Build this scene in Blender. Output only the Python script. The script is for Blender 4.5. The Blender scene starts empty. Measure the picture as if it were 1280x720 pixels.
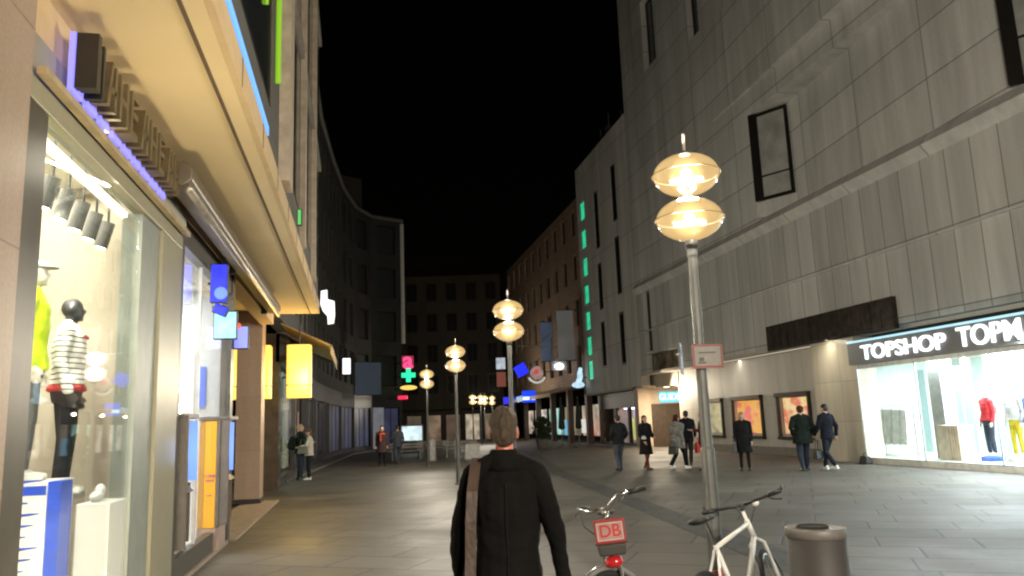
import bpy, bmesh, math, random
from mathutils import Vector, Matrix, noise
random.seed(7)
R=math.radians
sc=bpy.context.scene
COL=sc.collection
# world axes: +Y runs along the street, +X to the right of it, metres; the photographer stands at (0,0)

# ------------------------------------------------------------------ materials
MATS={}
def nm(name):
    m=bpy.data.materials.new(name); m.use_nodes=True
    nt=m.node_tree; nt.nodes.clear()
    out=nt.nodes.new('ShaderNodeOutputMaterial')
    return m,nt,out
def N(nt,t,**k):
    n=nt.nodes.new(t)
    for a,b in k.items(): setattr(n,a,b)
    return n
def pbr(name,col,rough=0.6,metal=0.0,var=0.18,scale=6.0,bump=0.0,bscale=40.0,coat=0.0,spec=0.5,trans=0.0):
    if name in MATS: return MATS[name]
    m,nt,out=nm(name); L=nt.links.new
    b=N(nt,'ShaderNodeBsdfPrincipled'); L(b.outputs[0],out.inputs[0])
    b.inputs['Roughness'].default_value=rough; b.inputs['Metallic'].default_value=metal
    b.inputs['Coat Weight'].default_value=coat; b.inputs['Specular IOR Level'].default_value=spec
    b.inputs['Transmission Weight'].default_value=trans
    tc=N(nt,'ShaderNodeTexCoord')
    nz=N(nt,'ShaderNodeTexNoise'); nz.inputs['Scale'].default_value=scale; nz.inputs['Detail'].default_value=6
    L(tc.outputs['Object'],nz.inputs['Vector'])
    rp=N(nt,'ShaderNodeValToRGB')
    rp.color_ramp.elements[0].position=.3; rp.color_ramp.elements[1].position=.7
    rp.color_ramp.elements[0].color=(*[c*(1-var) for c in col],1)
    rp.color_ramp.elements[1].color=(*[min(1,c*(1+var)) for c in col],1)
    L(nz.outputs['Fac'],rp.inputs[0]); L(rp.outputs[0],b.inputs['Base Color'])
    if bump>0:
        n2=N(nt,'ShaderNodeTexNoise'); n2.inputs['Scale'].default_value=bscale; n2.inputs['Detail'].default_value=4
        L(tc.outputs['Object'],n2.inputs['Vector'])
        bp=N(nt,'ShaderNodeBump'); bp.inputs['Strength'].default_value=bump; bp.inputs['Distance'].default_value=.02
        L(n2.outputs['Fac'],bp.inputs['Height']); L(bp.outputs[0],b.inputs['Normal'])
    MATS[name]=m; return m
def emit(name,col,strength,base=None,var=0.0,scale=3.0):
    if name in MATS: return MATS[name]
    m,nt,out=nm(name); L=nt.links.new
    b=N(nt,'ShaderNodeBsdfPrincipled'); L(b.outputs[0],out.inputs[0])
    b.inputs['Base Color'].default_value=(*(base or [c*.5 for c in col]),1)
    b.inputs['Roughness'].default_value=.4
    b.inputs['Emission Color'].default_value=(*col,1); b.inputs['Emission Strength'].default_value=strength
    if var>0:
        tc=N(nt,'ShaderNodeTexCoord'); nz=N(nt,'ShaderNodeTexNoise'); nz.inputs['Scale'].default_value=scale
        L(tc.outputs['Object'],nz.inputs['Vector'])
        mr=N(nt,'ShaderNodeMapRange'); mr.inputs[1].default_value=.3; mr.inputs[2].default_value=.7
        mr.inputs[3].default_value=strength*(1-var); mr.inputs[4].default_value=strength*(1+var)
        L(nz.outputs['Fac'],mr.inputs[0]); L(mr.outputs[0],b.inputs['Emission Strength'])
    MATS[name]=m; return m
def glass(name,tint=(.95,.97,.97),refl=1.0):
    if name in MATS: return MATS[name]
    m,nt,out=nm(name); L=nt.links.new
    t=N(nt,'ShaderNodeBsdfTransparent'); t.inputs[0].default_value=(*tint,1)
    g=N(nt,'ShaderNodeBsdfGlossy'); g.inputs['Roughness'].default_value=.02; g.inputs[0].default_value=(refl,refl,refl,1)
    f=schlick(nt,.045)
    mx=N(nt,'ShaderNodeMixShader'); L(f.outputs[0],mx.inputs[0]); L(t.outputs[0],mx.inputs[1]); L(g.outputs[0],mx.inputs[2])
    L(mx.outputs[0],out.inputs[0]); MATS[name]=m; return m
def panel_stone(name,col,w,h,axis='Y',mortar=.35,msize=.012,var=.10,rough=.75,bump=.25,offs=.0,dirt=.25):
    """stone cladding: upright panels w x h on a wall that runs along `axis`"""
    if name in MATS: return MATS[name]
    m,nt,out=nm(name); L=nt.links.new
    b=N(nt,'ShaderNodeBsdfPrincipled'); L(b.outputs[0],out.inputs[0]); b.inputs['Roughness'].default_value=rough
    tc=N(nt,'ShaderNodeTexCoord'); sp=N(nt,'ShaderNodeSeparateXYZ'); L(tc.outputs['Object'],sp.inputs[0])
    cb=N(nt,'ShaderNodeCombineXYZ')
    if axis=='XY':
        ad=N(nt,'ShaderNodeMath',operation='ADD'); L(sp.outputs[0],ad.inputs[0]); L(sp.outputs[1],ad.inputs[1]); L(ad.outputs[0],cb.inputs[0])
    else: L(sp.outputs[axis],cb.inputs[0])
    zz=N(nt,'ShaderNodeMath',operation='ADD'); zz.inputs[1].default_value=offs; L(sp.outputs['Z'],zz.inputs[0]); L(zz.outputs[0],cb.inputs[1])
    br=N(nt,'ShaderNodeTexBrick'); br.offset=.0 if offs>=0 else .5
    br.inputs['Scale'].default_value=1; br.inputs['Brick Width'].default_value=w; br.inputs['Row Height'].default_value=h
    br.inputs['Mortar Size'].default_value=msize; br.inputs['Mortar Smooth'].default_value=.3; br.inputs['Bias'].default_value=0
    br.inputs['Color1'].default_value=(*[c*(1-var) for c in col],1); br.inputs['Color2'].default_value=(*[c*(1+var) for c in col],1)
    br.inputs['Mortar'].default_value=(*[c*mortar for c in col],1)
    L(cb.outputs[0],br.inputs['Vector'])
    # weather streaks: noise stretched downwards
    mp=N(nt,'ShaderNodeMapping'); mp.inputs['Scale'].default_value=(1.2,1.2,.12); L(tc.outputs['Object'],mp.inputs[0])
    nz=N(nt,'ShaderNodeTexNoise'); nz.inputs['Scale'].default_value=1.0; nz.inputs['Detail'].default_value=7; nz.inputs['Roughness'].default_value=.65
    L(mp.outputs[0],nz.inputs['Vector'])
    mr=N(nt,'ShaderNodeMapRange'); mr.inputs[1].default_value=.3; mr.inputs[2].default_value=.7; mr.inputs[3].default_value=1-dirt; mr.inputs[4].default_value=1+dirt*.5
    L(nz.outputs['Fac'],mr.inputs[0])
    n3=N(nt,'ShaderNodeTexNoise'); n3.inputs['Scale'].default_value=35; n3.inputs['Detail'].default_value=4; L(tc.outputs['Object'],n3.inputs['Vector'])
    m3=N(nt,'ShaderNodeMapRange'); m3.inputs[1].default_value=.3; m3.inputs[2].default_value=.7; m3.inputs[3].default_value=.9; m3.inputs[4].default_value=1.1; L(n3.outputs['Fac'],m3.inputs[0])
    pm=N(nt,'ShaderNodeMath',operation='MULTIPLY'); L(mr.outputs[0],pm.inputs[0]); L(m3.outputs[0],pm.inputs[1])
    mu=N(nt,'ShaderNodeVectorMath',operation='SCALE'); L(br.outputs['Color'],mu.inputs[0]); L(pm.outputs[0],mu.inputs['Scale'])
    L(mu.outputs[0],b.inputs['Base Color'])
    bp=N(nt,'ShaderNodeBump'); bp.inputs['Strength'].default_value=bump; bp.inputs['Distance'].default_value=.02; bp.invert=True
    L(br.outputs['Fac'],bp.inputs['Height']); L(bp.outputs[0],b.inputs['Normal'])
    MATS[name]=m; return m
def paving(name,col,w,h,ang,var=.14,rough=.55,mortar=.45,msize=.018):
    m,nt,out=nm(name); L=nt.links.new
    b=N(nt,'ShaderNodeBsdfPrincipled'); L(b.outputs[0],out.inputs[0])
    tc=N(nt,'ShaderNodeTexCoord'); mp=N(nt,'ShaderNodeMapping'); mp.inputs['Rotation'].default_value=(0,0,ang); L(tc.outputs['Object'],mp.inputs[0])
    br=N(nt,'ShaderNodeTexBrick'); br.offset=.37; br.offset_frequency=2; br.squash=1.35; br.squash_frequency=3
    br.inputs['Scale'].default_value=1; br.inputs['Brick Width'].default_value=w; br.inputs['Row Height'].default_value=h
    br.inputs['Mortar Size'].default_value=msize; br.inputs['Mortar Smooth'].default_value=.4
    br.inputs['Color1'].default_value=(*[c*(1-var) for c in col],1); br.inputs['Color2'].default_value=(*[c*(1+var) for c in col],1)
    br.inputs['Mortar'].default_value=(*[c*mortar for c in col],1); L(mp.outputs[0],br.inputs['Vector'])
    nz=N(nt,'ShaderNodeTexNoise'); nz.inputs['Scale'].default_value=.45; nz.inputs['Detail'].default_value=9; nz.inputs['Roughness'].default_value=.7
    L(tc.outputs['Object'],nz.inputs['Vector'])
    mr=N(nt,'ShaderNodeMapRange'); mr.inputs[1].default_value=.3; mr.inputs[2].default_value=.7; mr.inputs[3].default_value=.72; mr.inputs[4].default_value=1.2; L(nz.outputs['Fac'],mr.inputs[0])
    n3=N(nt,'ShaderNodeTexNoise'); n3.inputs['Scale'].default_value=60; n3.inputs['Detail'].default_value=3; L(tc.outputs['Object'],n3.inputs['Vector'])
    m3=N(nt,'ShaderNodeMapRange'); m3.inputs[1].default_value=.3; m3.inputs[2].default_value=.7; m3.inputs[3].default_value=.85; m3.inputs[4].default_value=1.15; L(n3.outputs['Fac'],m3.inputs[0])
    # gum spots and small stains
    vo=N(nt,'ShaderNodeTexVoronoi'); vo.inputs['Scale'].default_value=1.3; L(tc.outputs['Object'],vo.inputs['Vector'])
    m4=N(nt,'ShaderNodeMapRange'); m4.inputs[1].default_value=.035; m4.inputs[2].default_value=.06; m4.inputs[3].default_value=.55; m4.inputs[4].default_value=1; L(vo.outputs['Distance'],m4.inputs[0])
    p1=N(nt,'ShaderNodeMath',operation='MULTIPLY'); L(mr.outputs[0],p1.inputs[0]); L(m3.outputs[0],p1.inputs[1])
    p2=N(nt,'ShaderNodeMath',operation='MULTIPLY'); L(p1.outputs[0],p2.inputs[0]); L(m4.outputs[0],p2.inputs[1])
    mu=N(nt,'ShaderNodeVectorMath',operation='SCALE'); L(br.outputs['Color'],mu.inputs[0]); L(p2.outputs[0],mu.inputs['Scale']); L(mu.outputs[0],b.inputs['Base Color'])
    rr=N(nt,'ShaderNodeMapRange'); rr.inputs[1].default_value=.3; rr.inputs[2].default_value=.7; rr.inputs[3].default_value=rough-.12; rr.inputs[4].default_value=rough+.15; L(nz.outputs['Fac'],rr.inputs[0]); L(rr.outputs[0],b.inputs['Roughness'])
    ad=N(nt,'ShaderNodeMath',operation='MULTIPLY_ADD'); ad.inputs[1].default_value=-1; L(br.outputs['Fac'],ad.inputs[0])
    sm=N(nt,'ShaderNodeMath',operation='MULTIPLY'); sm.inputs[1].default_value=.5; L(n3.outputs['Fac'],sm.inputs[0]); L(sm.outputs[0],ad.inputs[2])
    bp=N(nt,'ShaderNodeBump'); bp.inputs['Strength'].default_value=.35; bp.inputs['Distance'].default_value=.02; L(ad.outputs[0],bp.inputs['Height']); L(bp.outputs[0],b.inputs['Normal'])
    return m

def schlick(nt,f0=.04):
    L=nt.links.new; lw=N(nt,'ShaderNodeLayerWeight'); lw.inputs[0].default_value=.5
    p=N(nt,'ShaderNodeMath',operation='POWER'); p.inputs[1].default_value=5; L(lw.outputs['Facing'],p.inputs[0])
    q=N(nt,'ShaderNodeMath',operation='MULTIPLY_ADD'); q.inputs[1].default_value=1-f0; q.inputs[2].default_value=f0; L(p.outputs[0],q.inputs[0]); return q
# ------------------------------------------------------------------ object helpers
def tag(o,label=None,cat=None,group=None,kind=None):
    if label: o['label']=label
    if cat: o['category']=cat
    if group: o['group']=group
    if kind: o['kind']=kind
    return o
def thing(name,label,cat,loc=(0,0,0),rz=0,group=None):
    o=bpy.data.objects.new(name,None); COL.objects.link(o); o.location=loc; o.rotation_euler=(0,0,rz); o.empty_display_size=.2
    return tag(o,label,cat,group)
class MB:
    def __init__(s): s.bm=bmesh.new(); s.mi=0
    def _add(s,vs,fs):
        v=[s.bm.verts.new(p) for p in vs]; out=[]
        for f in fs:
            try:
                fc=s.bm.faces.new([v[i] for i in f]); fc.material_index=s.mi; out.append(fc)
            except ValueError: pass
        return out
    def box(s,x0,x1,y0,y1,z0,z1):
        x0,x1=sorted((x0,x1)); y0,y1=sorted((y0,y1)); z0,z1=sorted((z0,z1))
        vs=[(x0,y0,z0),(x1,y0,z0),(x1,y1,z0),(x0,y1,z0),(x0,y0,z1),(x1,y0,z1),(x1,y1,z1),(x0,y1,z1)]
        s._add(vs,[(0,3,2,1),(4,5,6,7),(0,1,5,4),(1,2,6,5),(2,3,7,6),(3,0,4,7)]); return s
    def hexa(s,b,t):
        """four bottom points and four top points, in order"""
        s._add(list(b)+list(t),[(0,3,2,1),(4,5,6,7),(0,1,5,4),(1,2,6,5),(2,3,7,6),(3,0,4,7)]); return s
    def prism(s,poly,z0,z1):
        n=len(poly); vs=[(x,y,z0) for x,y in poly]+[(x,y,z1) for x,y in poly]
        s._add(vs,[tuple(range(n-1,-1,-1)),tuple(range(n,2*n))]+[(i,(i+1)%n,n+(i+1)%n,n+i) for i in range(n)]); return s
    def tube(s,pts,r,n=10,caps=True):
        pts=[Vector(p) for p in pts]; rs=r if isinstance(r,(list,tuple)) else [r]*len(pts)
        rings=[]; up=None
        for i,p in enumerate(pts):
            d=(pts[min(i+1,len(pts)-1)]-pts[max(i-1,0)]).normalized()
            if up is None: up=Vector((0,0,1)) if abs(d.z)<.9 else Vector((1,0,0))
            a=(up-d*up.dot(d)).normalized(); up=a; b=d.cross(a)
            rings.append([p+(a*math.cos(2*math.pi*k/n)+b*math.sin(2*math.pi*k/n))*rs[i] for k in range(n)])
        vs=[v for q in rings for v in q]; fs=[]
        for i in range(len(pts)-1):
            for k in range(n): fs.append((i*n+k,i*n+(k+1)%n,(i+1)*n+(k+1)%n,(i+1)*n+k))
        if caps: fs+= [tuple(range(n-1,-1,-1)),tuple((len(pts)-1)*n+k for k in range(n))]
        s._add(vs,fs); return s
    def lathe(s,prof,c=(0,0,0),n=32,M=None):
        vs=[];fs=[]
        for (r,z) in prof:
            for k in range(n):
                a=2*math.pi*k/n; p=Vector((r*math.cos(a),r*math.sin(a),z))
                vs.append((M@p if M else p)+Vector(c))
        m=len(prof)
        for i in range(m-1):
            for k in range(n): fs.append((i*n+k,i*n+(k+1)%n,(i+1)*n+(k+1)%n,(i+1)*n+k))
        if prof[0][0]>1e-4: fs.append(tuple(range(n-1,-1,-1)))
        if prof[-1][0]>1e-4: fs.append(tuple((m-1)*n+k for k in range(n)))
        s._add(vs,fs); return s
    def torus(s,R_,r,M,n=48,k=10,a0=0,a1=2*math.pi,sx=1.0):
        full=abs(a1-a0-2*math.pi)<1e-5; nn=n if full else n+1; vs=[];fs=[]
        for i in range(nn):
            a=a0+(a1-a0)*i/n
            for j in range(k):
                b=2*math.pi*j/k; q=R_+r*math.cos(b)
                vs.append(M@Vector((q*math.cos(a),r*sx*math.sin(b),q*math.sin(a))))
        for i in range(n):
            i2=(i+1)%nn
            for j in range(k): fs.append((i*k+j,i2*k+j,i2*k+(j+1)%k,i*k+(j+1)%k))
        s._add(vs,fs); return s
    def ell(s,c,rad,n=14,m=9,M=None):
        vs=[];fs=[]; c=Vector(c)
        for i in range(m+1):
            t=math.pi*i/m
            for k in range(n):
                a=2*math.pi*k/n; p=Vector((rad[0]*math.sin(t)*math.cos(a),rad[1]*math.sin(t)*math.sin(a),-rad[2]*math.cos(t)))
                vs.append(c+(M@p if M else p))
        for i in range(m):
            for k in range(n): fs.append((i*n+k,i*n+(k+1)%n,(i+1)*n+(k+1)%n,(i+1)*n+k))
        s._add(vs,fs); return s
    def cap(s,p0,p1,r0,r1,n=12):
        """tapered limb with round ends"""
        s.tube([p0,p1],[r0,r1],n); s.ell(p0,(r0,)*3,n,7); s.ell(p1,(r1,)*3,n,7); return s
    def rings(s,rs,n=18):
        """rs: (z, cx, cy, hx, hy) stacked ellipses"""
        vs=[];fs=[]
        for (z,cx,cy,hx,hy) in rs:
            for k in range(n):
                a=2*math.pi*k/n; vs.append((cx+hx*math.cos(a),cy+hy*math.sin(a),z))
        for i in range(len(rs)-1):
            for k in range(n): fs.append((i*n+k,i*n+(k+1)%n,(i+1)*n+(k+1)%n,(i+1)*n+k))
        fs+=[tuple(range(n-1,-1,-1)),tuple((len(rs)-1)*n+k for k in range(n))]
        s._add(vs,fs); return s
    def build(s,name,mat,parent=None,smooth=False,bevel=0,label=None):
        bm=s.bm
        bmesh.ops.remove_doubles(bm,verts=bm.verts,dist=1e-5)
        bmesh.ops.recalc_face_normals(bm,faces=bm.faces)
        me=bpy.data.meshes.new(name); bm.to_mesh(me); bm.free()
        for m in (mat if isinstance(mat,(list,tuple)) else [mat]): me.materials.append(m)
        o=bpy.data.objects.new(name,me); COL.objects.link(o)
        if smooth:
            for p in me.polygons: p.use_smooth=True
        if bevel:
            b=o.modifiers.new('edge','BEVEL'); b.width=bevel; b.segments=2; b.limit_method='ANGLE'; b.angle_limit=R(40)
        if parent: o.parent=parent
        if label: o['label']=label
        return o
def remesh(mb,name,mat,voxel,parent=None,sm=2,label=None):
    """fuse overlapping closed shapes into one continuous skin"""
    bm=mb.bm; bmesh.ops.recalc_face_normals(bm,faces=bm.faces)
    me=bpy.data.meshes.new('tmp'); bm.to_mesh(me); bm.free()
    o=bpy.data.objects.new('tmp',me); COL.objects.link(o)
    r=o.modifiers.new('r','REMESH'); r.mode='VOXEL'; r.voxel_size=voxel
    if sm: q=o.modifiers.new('s','SMOOTH'); q.factor=.5; q.iterations=sm
    dg=bpy.context.evaluated_depsgraph_get(); dg.update()
    m2=bpy.data.meshes.new_from_object(o.evaluated_get(dg)); m2.name=name
    bpy.data.objects.remove(o); bpy.data.meshes.remove(me)
    m2.materials.clear(); m2.materials.append(mat)
    for p in m2.polygons: p.use_smooth=True
    n=bpy.data.objects.new(name,m2); COL.objects.link(n)
    if parent: n.parent=parent
    if label: n['label']=label
    return n
def text(body,size,mat,name,parent,M,extrude=.01,offset=0.0,align='CENTER',shear=0.0,sx=1.0):
    c=bpy.data.curves.new(name,'FONT'); c.body=body; c.size=size; c.extrude=extrude; c.offset=offset; c.align_x=align; c.align_y='CENTER'; c.shear=shear
    o=bpy.data.objects.new('tmp',c); COL.objects.link(o)
    dg=bpy.context.evaluated_depsgraph_get(); dg.update()
    me=bpy.data.meshes.new_from_object(o.evaluated_get(dg)); me.name=name
    bpy.data.objects.remove(o); bpy.data.curves.remove(c)
    me.transform(Matrix.Diagonal((sx,1,1,1))); me.transform(M)
    me.materials.clear(); me.materials.append(mat)
    n=bpy.data.objects.new(name,me); COL.objects.link(n)
    if parent: n.parent=parent
    return n
def facing(loc,rz,tilt=0):
    """upright lettering at loc, read by someone looking along the heading rz (0 = +Y)"""
    return Matrix.Translation(loc)@Matrix.Rotation(rz,4,'Z')@Matrix.Rotation(tilt,4,'Y')@Matrix.Rotation(R(90),4,'X')
def copy_tree(o,parent=None,loc=None,rz=None):
    kids=[c for c in bpy.data.objects if c.parent==o]
    c=o.copy(); COL.objects.link(c)
    if parent: c.parent=parent
    if loc is not None: c.location=loc
    if rz is not None: c.rotation_euler=(0,0,rz)
    for k in kids: copy_tree(k,c)
    return c
def wall(mb,p0,p1,z0,z1,ops,th):
    """wall from p0 to p1 (plan), outer face on that line, thickness to the LEFT of p0->p1 if th>0; ops: (u0,u1,za,zb) openings"""
    p0=Vector(p0); p1=Vector(p1); Ln=(p1-p0).length; d=(p1-p0)/Ln; nrm=Vector((-d.y,d.x))*th
    us=sorted({0,Ln,*[round(max(0,min(Ln,q)),4) for o in ops for q in o[:2]]}); zs=sorted({z0,z1,*[max(z0,min(z1,q)) for o in ops for q in o[2:]]})
    def solid(i,j):
        if not (0<=i<len(us)-1 and 0<=j<len(zs)-1): return False
        um=(us[i]+us[i+1])/2; zm=(zs[j]+zs[j+1])/2
        return not any(o[0]<um<o[1] and o[2]<zm<o[3] for o in ops)
    cache={}
    def V(i,j,k):
        key=(i,j,k)
        if key not in cache:
            q=p0+d*us[i]+(nrm if k else Vector((0,0))); cache[key]=mb.bm.verts.new((q.x,q.y,zs[j]))
        return cache[key]
    def face(vs):
        try: f=mb.bm.faces.new(vs); f.material_index=mb.mi
        except ValueError: pass
    for i in range(len(us)-1):
        for j in range(len(zs)-1):
            if not solid(i,j): continue
            face([V(i,j,0),V(i+1,j,0),V(i+1,j+1,0),V(i,j+1,0)]); face([V(i,j,1),V(i,j+1,1),V(i+1,j+1,1),V(i+1,j,1)])
            if not solid(i-1,j): face([V(i,j,0),V(i,j+1,0),V(i,j+1,1),V(i,j,1)])
            if not solid(i+1,j): face([V(i+1,j,0),V(i+1,j,1),V(i+1,j+1,1),V(i+1,j+1,0)])
            if not solid(i,j-1): face([V(i,j,0),V(i,j,1),V(i+1,j,1),V(i+1,j,0)])
            if not solid(i,j+1): face([V(i,j+1,0),V(i+1,j+1,0),V(i+1,j+1,1),V(i,j+1,1)])
    return mb
def win(p0,p1,o,inset,parent,fm,gm,fw=.07,mull=0,rail=None,name='window'):
    """framed window set in an opening of a wall() on the same line"""
    p0=Vector(p0); p1=Vector(p1); d=(p1-p0).normalized(); n=Vector((-d.y,d.x)); s=1 if inset>0 else -1
    def bx(mb,u0,u1,z0,z1,a,b):
        A=p0+d*u0+n*a; B=p0+d*u1+n*a; C=p0+d*u1+n*b; D=p0+d*u0+n*b
        mb.hexa([(q.x,q.y,z0) for q in (A,B,C,D)],[(q.x,q.y,z1) for q in (A,B,C,D)])
    u0,u1,z0,z1=o; e=.004
    u0+=e;u1-=e;z0+=e;z1-=e
    f=MB(); a,b=inset,inset+s*.07
    bx(f,u0,u0+fw,z0,z1,a,b); bx(f,u1-fw,u1,z0,z1,a,b); bx(f,u0+fw,u1-fw,z0,z0+fw,a,b); bx(f,u0+fw,u1-fw,z1-fw,z1,a,b)
    for k in range(mull):
        u=u0+(u1-u0)*(k+1)/(mull+1); bx(f,u-.025,u+.025,z0+fw,z1-fw,a,b)
    if rail: 
        z=z0+(z1-z0)*rail; bx(f,u0+fw,u1-fw,z-.03,z+.03,a+s*.004,b-s*.004)
    w=f.build(name,fm,parent)
    g=MB(); bx(g,u0+fw*.5,u1-fw*.5,z0+fw*.5,z1-fw*.5,a+s*.03,a+s*.042); g.build('pane',gm,w)
    return w
def light(name,kind,loc,power,col,parent=None,size=.1,sy=None,rot=None,spot=None,blend=.5):
    l=bpy.data.lights.new(name,kind); l.energy=power; l.color=col
    if kind=='AREA':
        l.size=size
        if sy: l.shape='RECTANGLE'; l.size_y=sy
    elif kind in('POINT','SPOT'): l.shadow_soft_size=size
    if spot: l.spot_size=R(spot); l.spot_blend=blend
    o=bpy.data.objects.new(name,l); COL.objects.link(o); o.location=loc
    if rot: o.rotation_euler=rot
    if parent: o.parent=parent
    return o
def aim(o,tgt):
    d=Vector(tgt)-Vector(o.location); o.rotation_euler=d.to_track_quat('-Z','Y').to_euler()

# ------------------------------------------------------------------ camera, sky, render
YAW,PITCH,ROLL=11.4,9.8,2.15
cam=bpy.data.cameras.new('camera'); co=bpy.data.objects.new('camera',cam); COL.objects.link(co)
co.matrix_world=Matrix.Translation((0,0,1.68))@(Matrix.Rotation(R(-YAW),4,'Z')@Matrix.Rotation(R(90+PITCH),4,'X')@Matrix.Rotation(R(-ROLL),4,'Z'))
cam.sensor_width=36; cam.lens=36*970/1280; cam.clip_end=2000; cam.clip_start=.05
sc.camera=co
w=bpy.data.worlds.new('World'); sc.world=w; w.use_nodes=True
nt=w.node_tree; bg=nt.nodes['Background']
sky=nt.nodes.new('ShaderNodeTexSky'); sky.sky_type='NISHITA'; sky.sun_disc=False; sky.sun_elevation=R(24); sky.sun_rotation=R(200)
wm=nt.nodes.new('ShaderNodeMix'); wm.data_type='RGBA'; wm.blend_type='MULTIPLY'; wm.inputs[0].default_value=1; wm.inputs[7].default_value=(1,.62,.33,1); nt.links.new(sky.outputs[0],wm.inputs[6]); nt.links.new(wm.outputs[2],bg.inputs[0]); bg.inputs[1].default_value=.00022
sn=bpy.data.lights.new('moon','SUN'); sn.energy=.004; sn.angle=R(.5); sn.color=(1,.95,.88)
so=bpy.data.objects.new('moon',sn); COL.objects.link(so); so.rotation_euler=(R(66),0,R(-20))
sc.view_settings.view_transform='Standard'; sc.view_settings.look='None'; sc.view_settings.exposure=0; sc.view_settings.gamma=1
sc.cycles.filter_width=2.2
sc.cycles.max_bounces=8; sc.cycles.transparent_max_bounces=24; sc.cycles.sample_clamp_indirect=4; sc.cycles.sample_clamp_direct=0
sc.cycles.caustics_reflective=False; sc.cycles.caustics_refractive=False
sc.cycles.use_denoising=True
try: sc.cycles.use_light_tree=True
except Exception: pass

# ------------------------------------------------------------------ palette
STONE=panel_stone('limestone panels',(.52,.525,.51),.92,2.15,'Y',.42,.02,.13,offs=.02)
STONE2=panel_stone('limestone upper courses',(.58,.585,.57),3.6,1.55,'Y',.40,.022,.07)
STONE3=panel_stone('limestone slit wall',(.66,.65,.61),2.6,3.1,'Y',.45,.02,.07)
SOFF=pbr('rendered soffit',(.50,.46,.40),.8,var=.08)
GRAN=panel_stone('polished brown granite',(.58,.53,.43),1.25,1.3,'XY',.5,.008,.10,rough=.28,bump=.1)
DARKF=pbr('dark bronze frame',(.025,.022,.02),.4,.6)
DGLASS=pbr('dark window pane',(.02,.022,.024),.08,var=.3,spec=.6)
MGLASS=pbr('dull dark pane',(.03,.034,.036),.5,var=.3)
GGLASS=pbr('grey window pane',(.36,.37,.36),.15,var=.25,scale=1.2)
CLEAR=glass('clear shop glass')
WHITEW=pbr('white shop wall',(.78,.79,.77),.7,var=.04)
PAVE=paving('granite slab paving',(.088,.078,.062),1.15,.78,R(31.4),mortar=.32,msize=.022,var=.17)
BANDM=paving('dark drain setts',(.045,.045,.042),.22,.22,R(8),rough=.6)
LIGHTP=paving('pale pavement slabs',(.13,.12,.105),.9,.6,0)
STEEL=pbr('brushed steel',(.42,.41,.40),.32,.9,var=.1)
POLE=pbr('grey painted steel',(.13,.13,.125),.42,.3,var=.15,bump=.05)
BLACKP=pbr('black plastic',(.014,.014,.015),.5,var=.3)
RUBB=pbr('black rubber',(.016,.016,.017),.75,bump=.2,bscale=120)
WHITEP=pbr('white enamel',(.72,.71,.68),.35,var=.06,coat=.3)
CHROME=pbr('chrome',(.75,.75,.74),.14,1.0,var=.05)

# ------------------------------------------------------------------ ground
g=MB(); g.box(-130,170,-60,330,-.3,0); tag(g.build('ground',PAVE),kind='structure')
b=MB(); b.prism([(4.35,7.0),(4.95,7.0),(5.4,12.),(6.75,25.7),(9.7,43.4),(9.1,43.4),(6.2,25.7),(4.85,12)],.001,.004)
tag(b.build('drain_strip',BANDM),kind='structure')
b=MB(); b.box(15.0,16.42,22.3,52.5,.001,.010); tag(b.build('pavement',LIGHTP),kind='structure')
b=MB(); b.prism([(-9,27.),(-2.3,27.),(-1.9,31.5),(-1.2,40),(-.3,52),(1.2,58),(-9,62)],.0,.09); tag(b.build('pavement_kerb',LIGHTP),kind='structure')

# ------------------------------------------------------------------ right: stone department store
S=thing('department_store','angular pale stone department store with slit windows and a lit ground floor','building',(15.6,24,0))
S.location=(0,0,0)
def part(mb,name,mat,parent,**k): return mb.build(name,mat,parent,**k)
P0,P1=(15.6,-6.),(15.6,41.6)
Y0=-6.
m=MB(); wall(m,P0,P1,4.1,8.55,[(39.55-Y0,40.6-Y0,5.2,8.55),(36.3-Y0,40.55-Y0,4.1,5.05)],-.5); part(m,'lower_cladding',STONE,S)
m=MB(); m.hexa([(15.6,-6,8.55),(18,-6,8.55),(18,41.6,8.55),(15.6,41.6,8.55)],[(15.34,-6,8.85),(18,-6,8.85),(18,41.6,8.85),(15.34,41.6,8.85)])
m.hexa([(15.34,-6,8.852),(18,-6,8.852),(18,41.6,8.852),(15.34,41.6,8.852)],[(15.62,-6,9.2),(18,-6,9.2),(18,41.6,9.2),(15.62,41.6,9.2)])
part(m,'ledge',STONE2,S)
m=MB(); m.prism([(15.62,-6),(15.62,3.),(16.55,13.85),(15.72,15.15),(15.62,15.2),(16.55,26.05),(15.72,27.45),(15.62,27.5),(15.62,41.6),(18,41.6),(18,-6)],9.202,13.6)
part(m,'angled_bays',STONE2,S)
m=MB(); ops=[(36.3-Y0,38.-Y0,20.5,24.6),(31.1-Y0,32.3-Y0,19.3,23.6)]
wall(m,P0,P1,13.602,29,ops,-.5); m.box(16.15,22,-6,41.1,28.4,28.8); m.box(16.104,18,-6,41.1,13.604,13.9); part(m,'upper_wall',STONE2,S)
for bx_ in ((16.102,34,41.2,41.598,13.92,28.3),(18.01,34,-6,-5.6,4.1,28.3)):
    m=MB(); m.box(*bx_); part(m,'end_wall',STONE2,S)
for (za,zb,ya,yb,dx) in ((14.6,19.0,15.6,30.5,.55),(14.6,19.0,2,15.4,.5),(20.2,28.9,12,30.8,.5)):
    m=MB(); m.hexa([(15.599,ya,za),(15.605,ya,za),(15.605,yb,za),(15.599,yb,za)] if 0 else [(15.6-dx,ya,za),(15.605,ya,za),(15.605,yb,za),(15.6-dx*.04,yb,za)],[(15.6-dx,ya,zb),(15.605,ya,zb),(15.605,yb,zb),(15.6-dx*.04,yb,zb)]); part(m,'folded_panel',STONE2,S)
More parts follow.
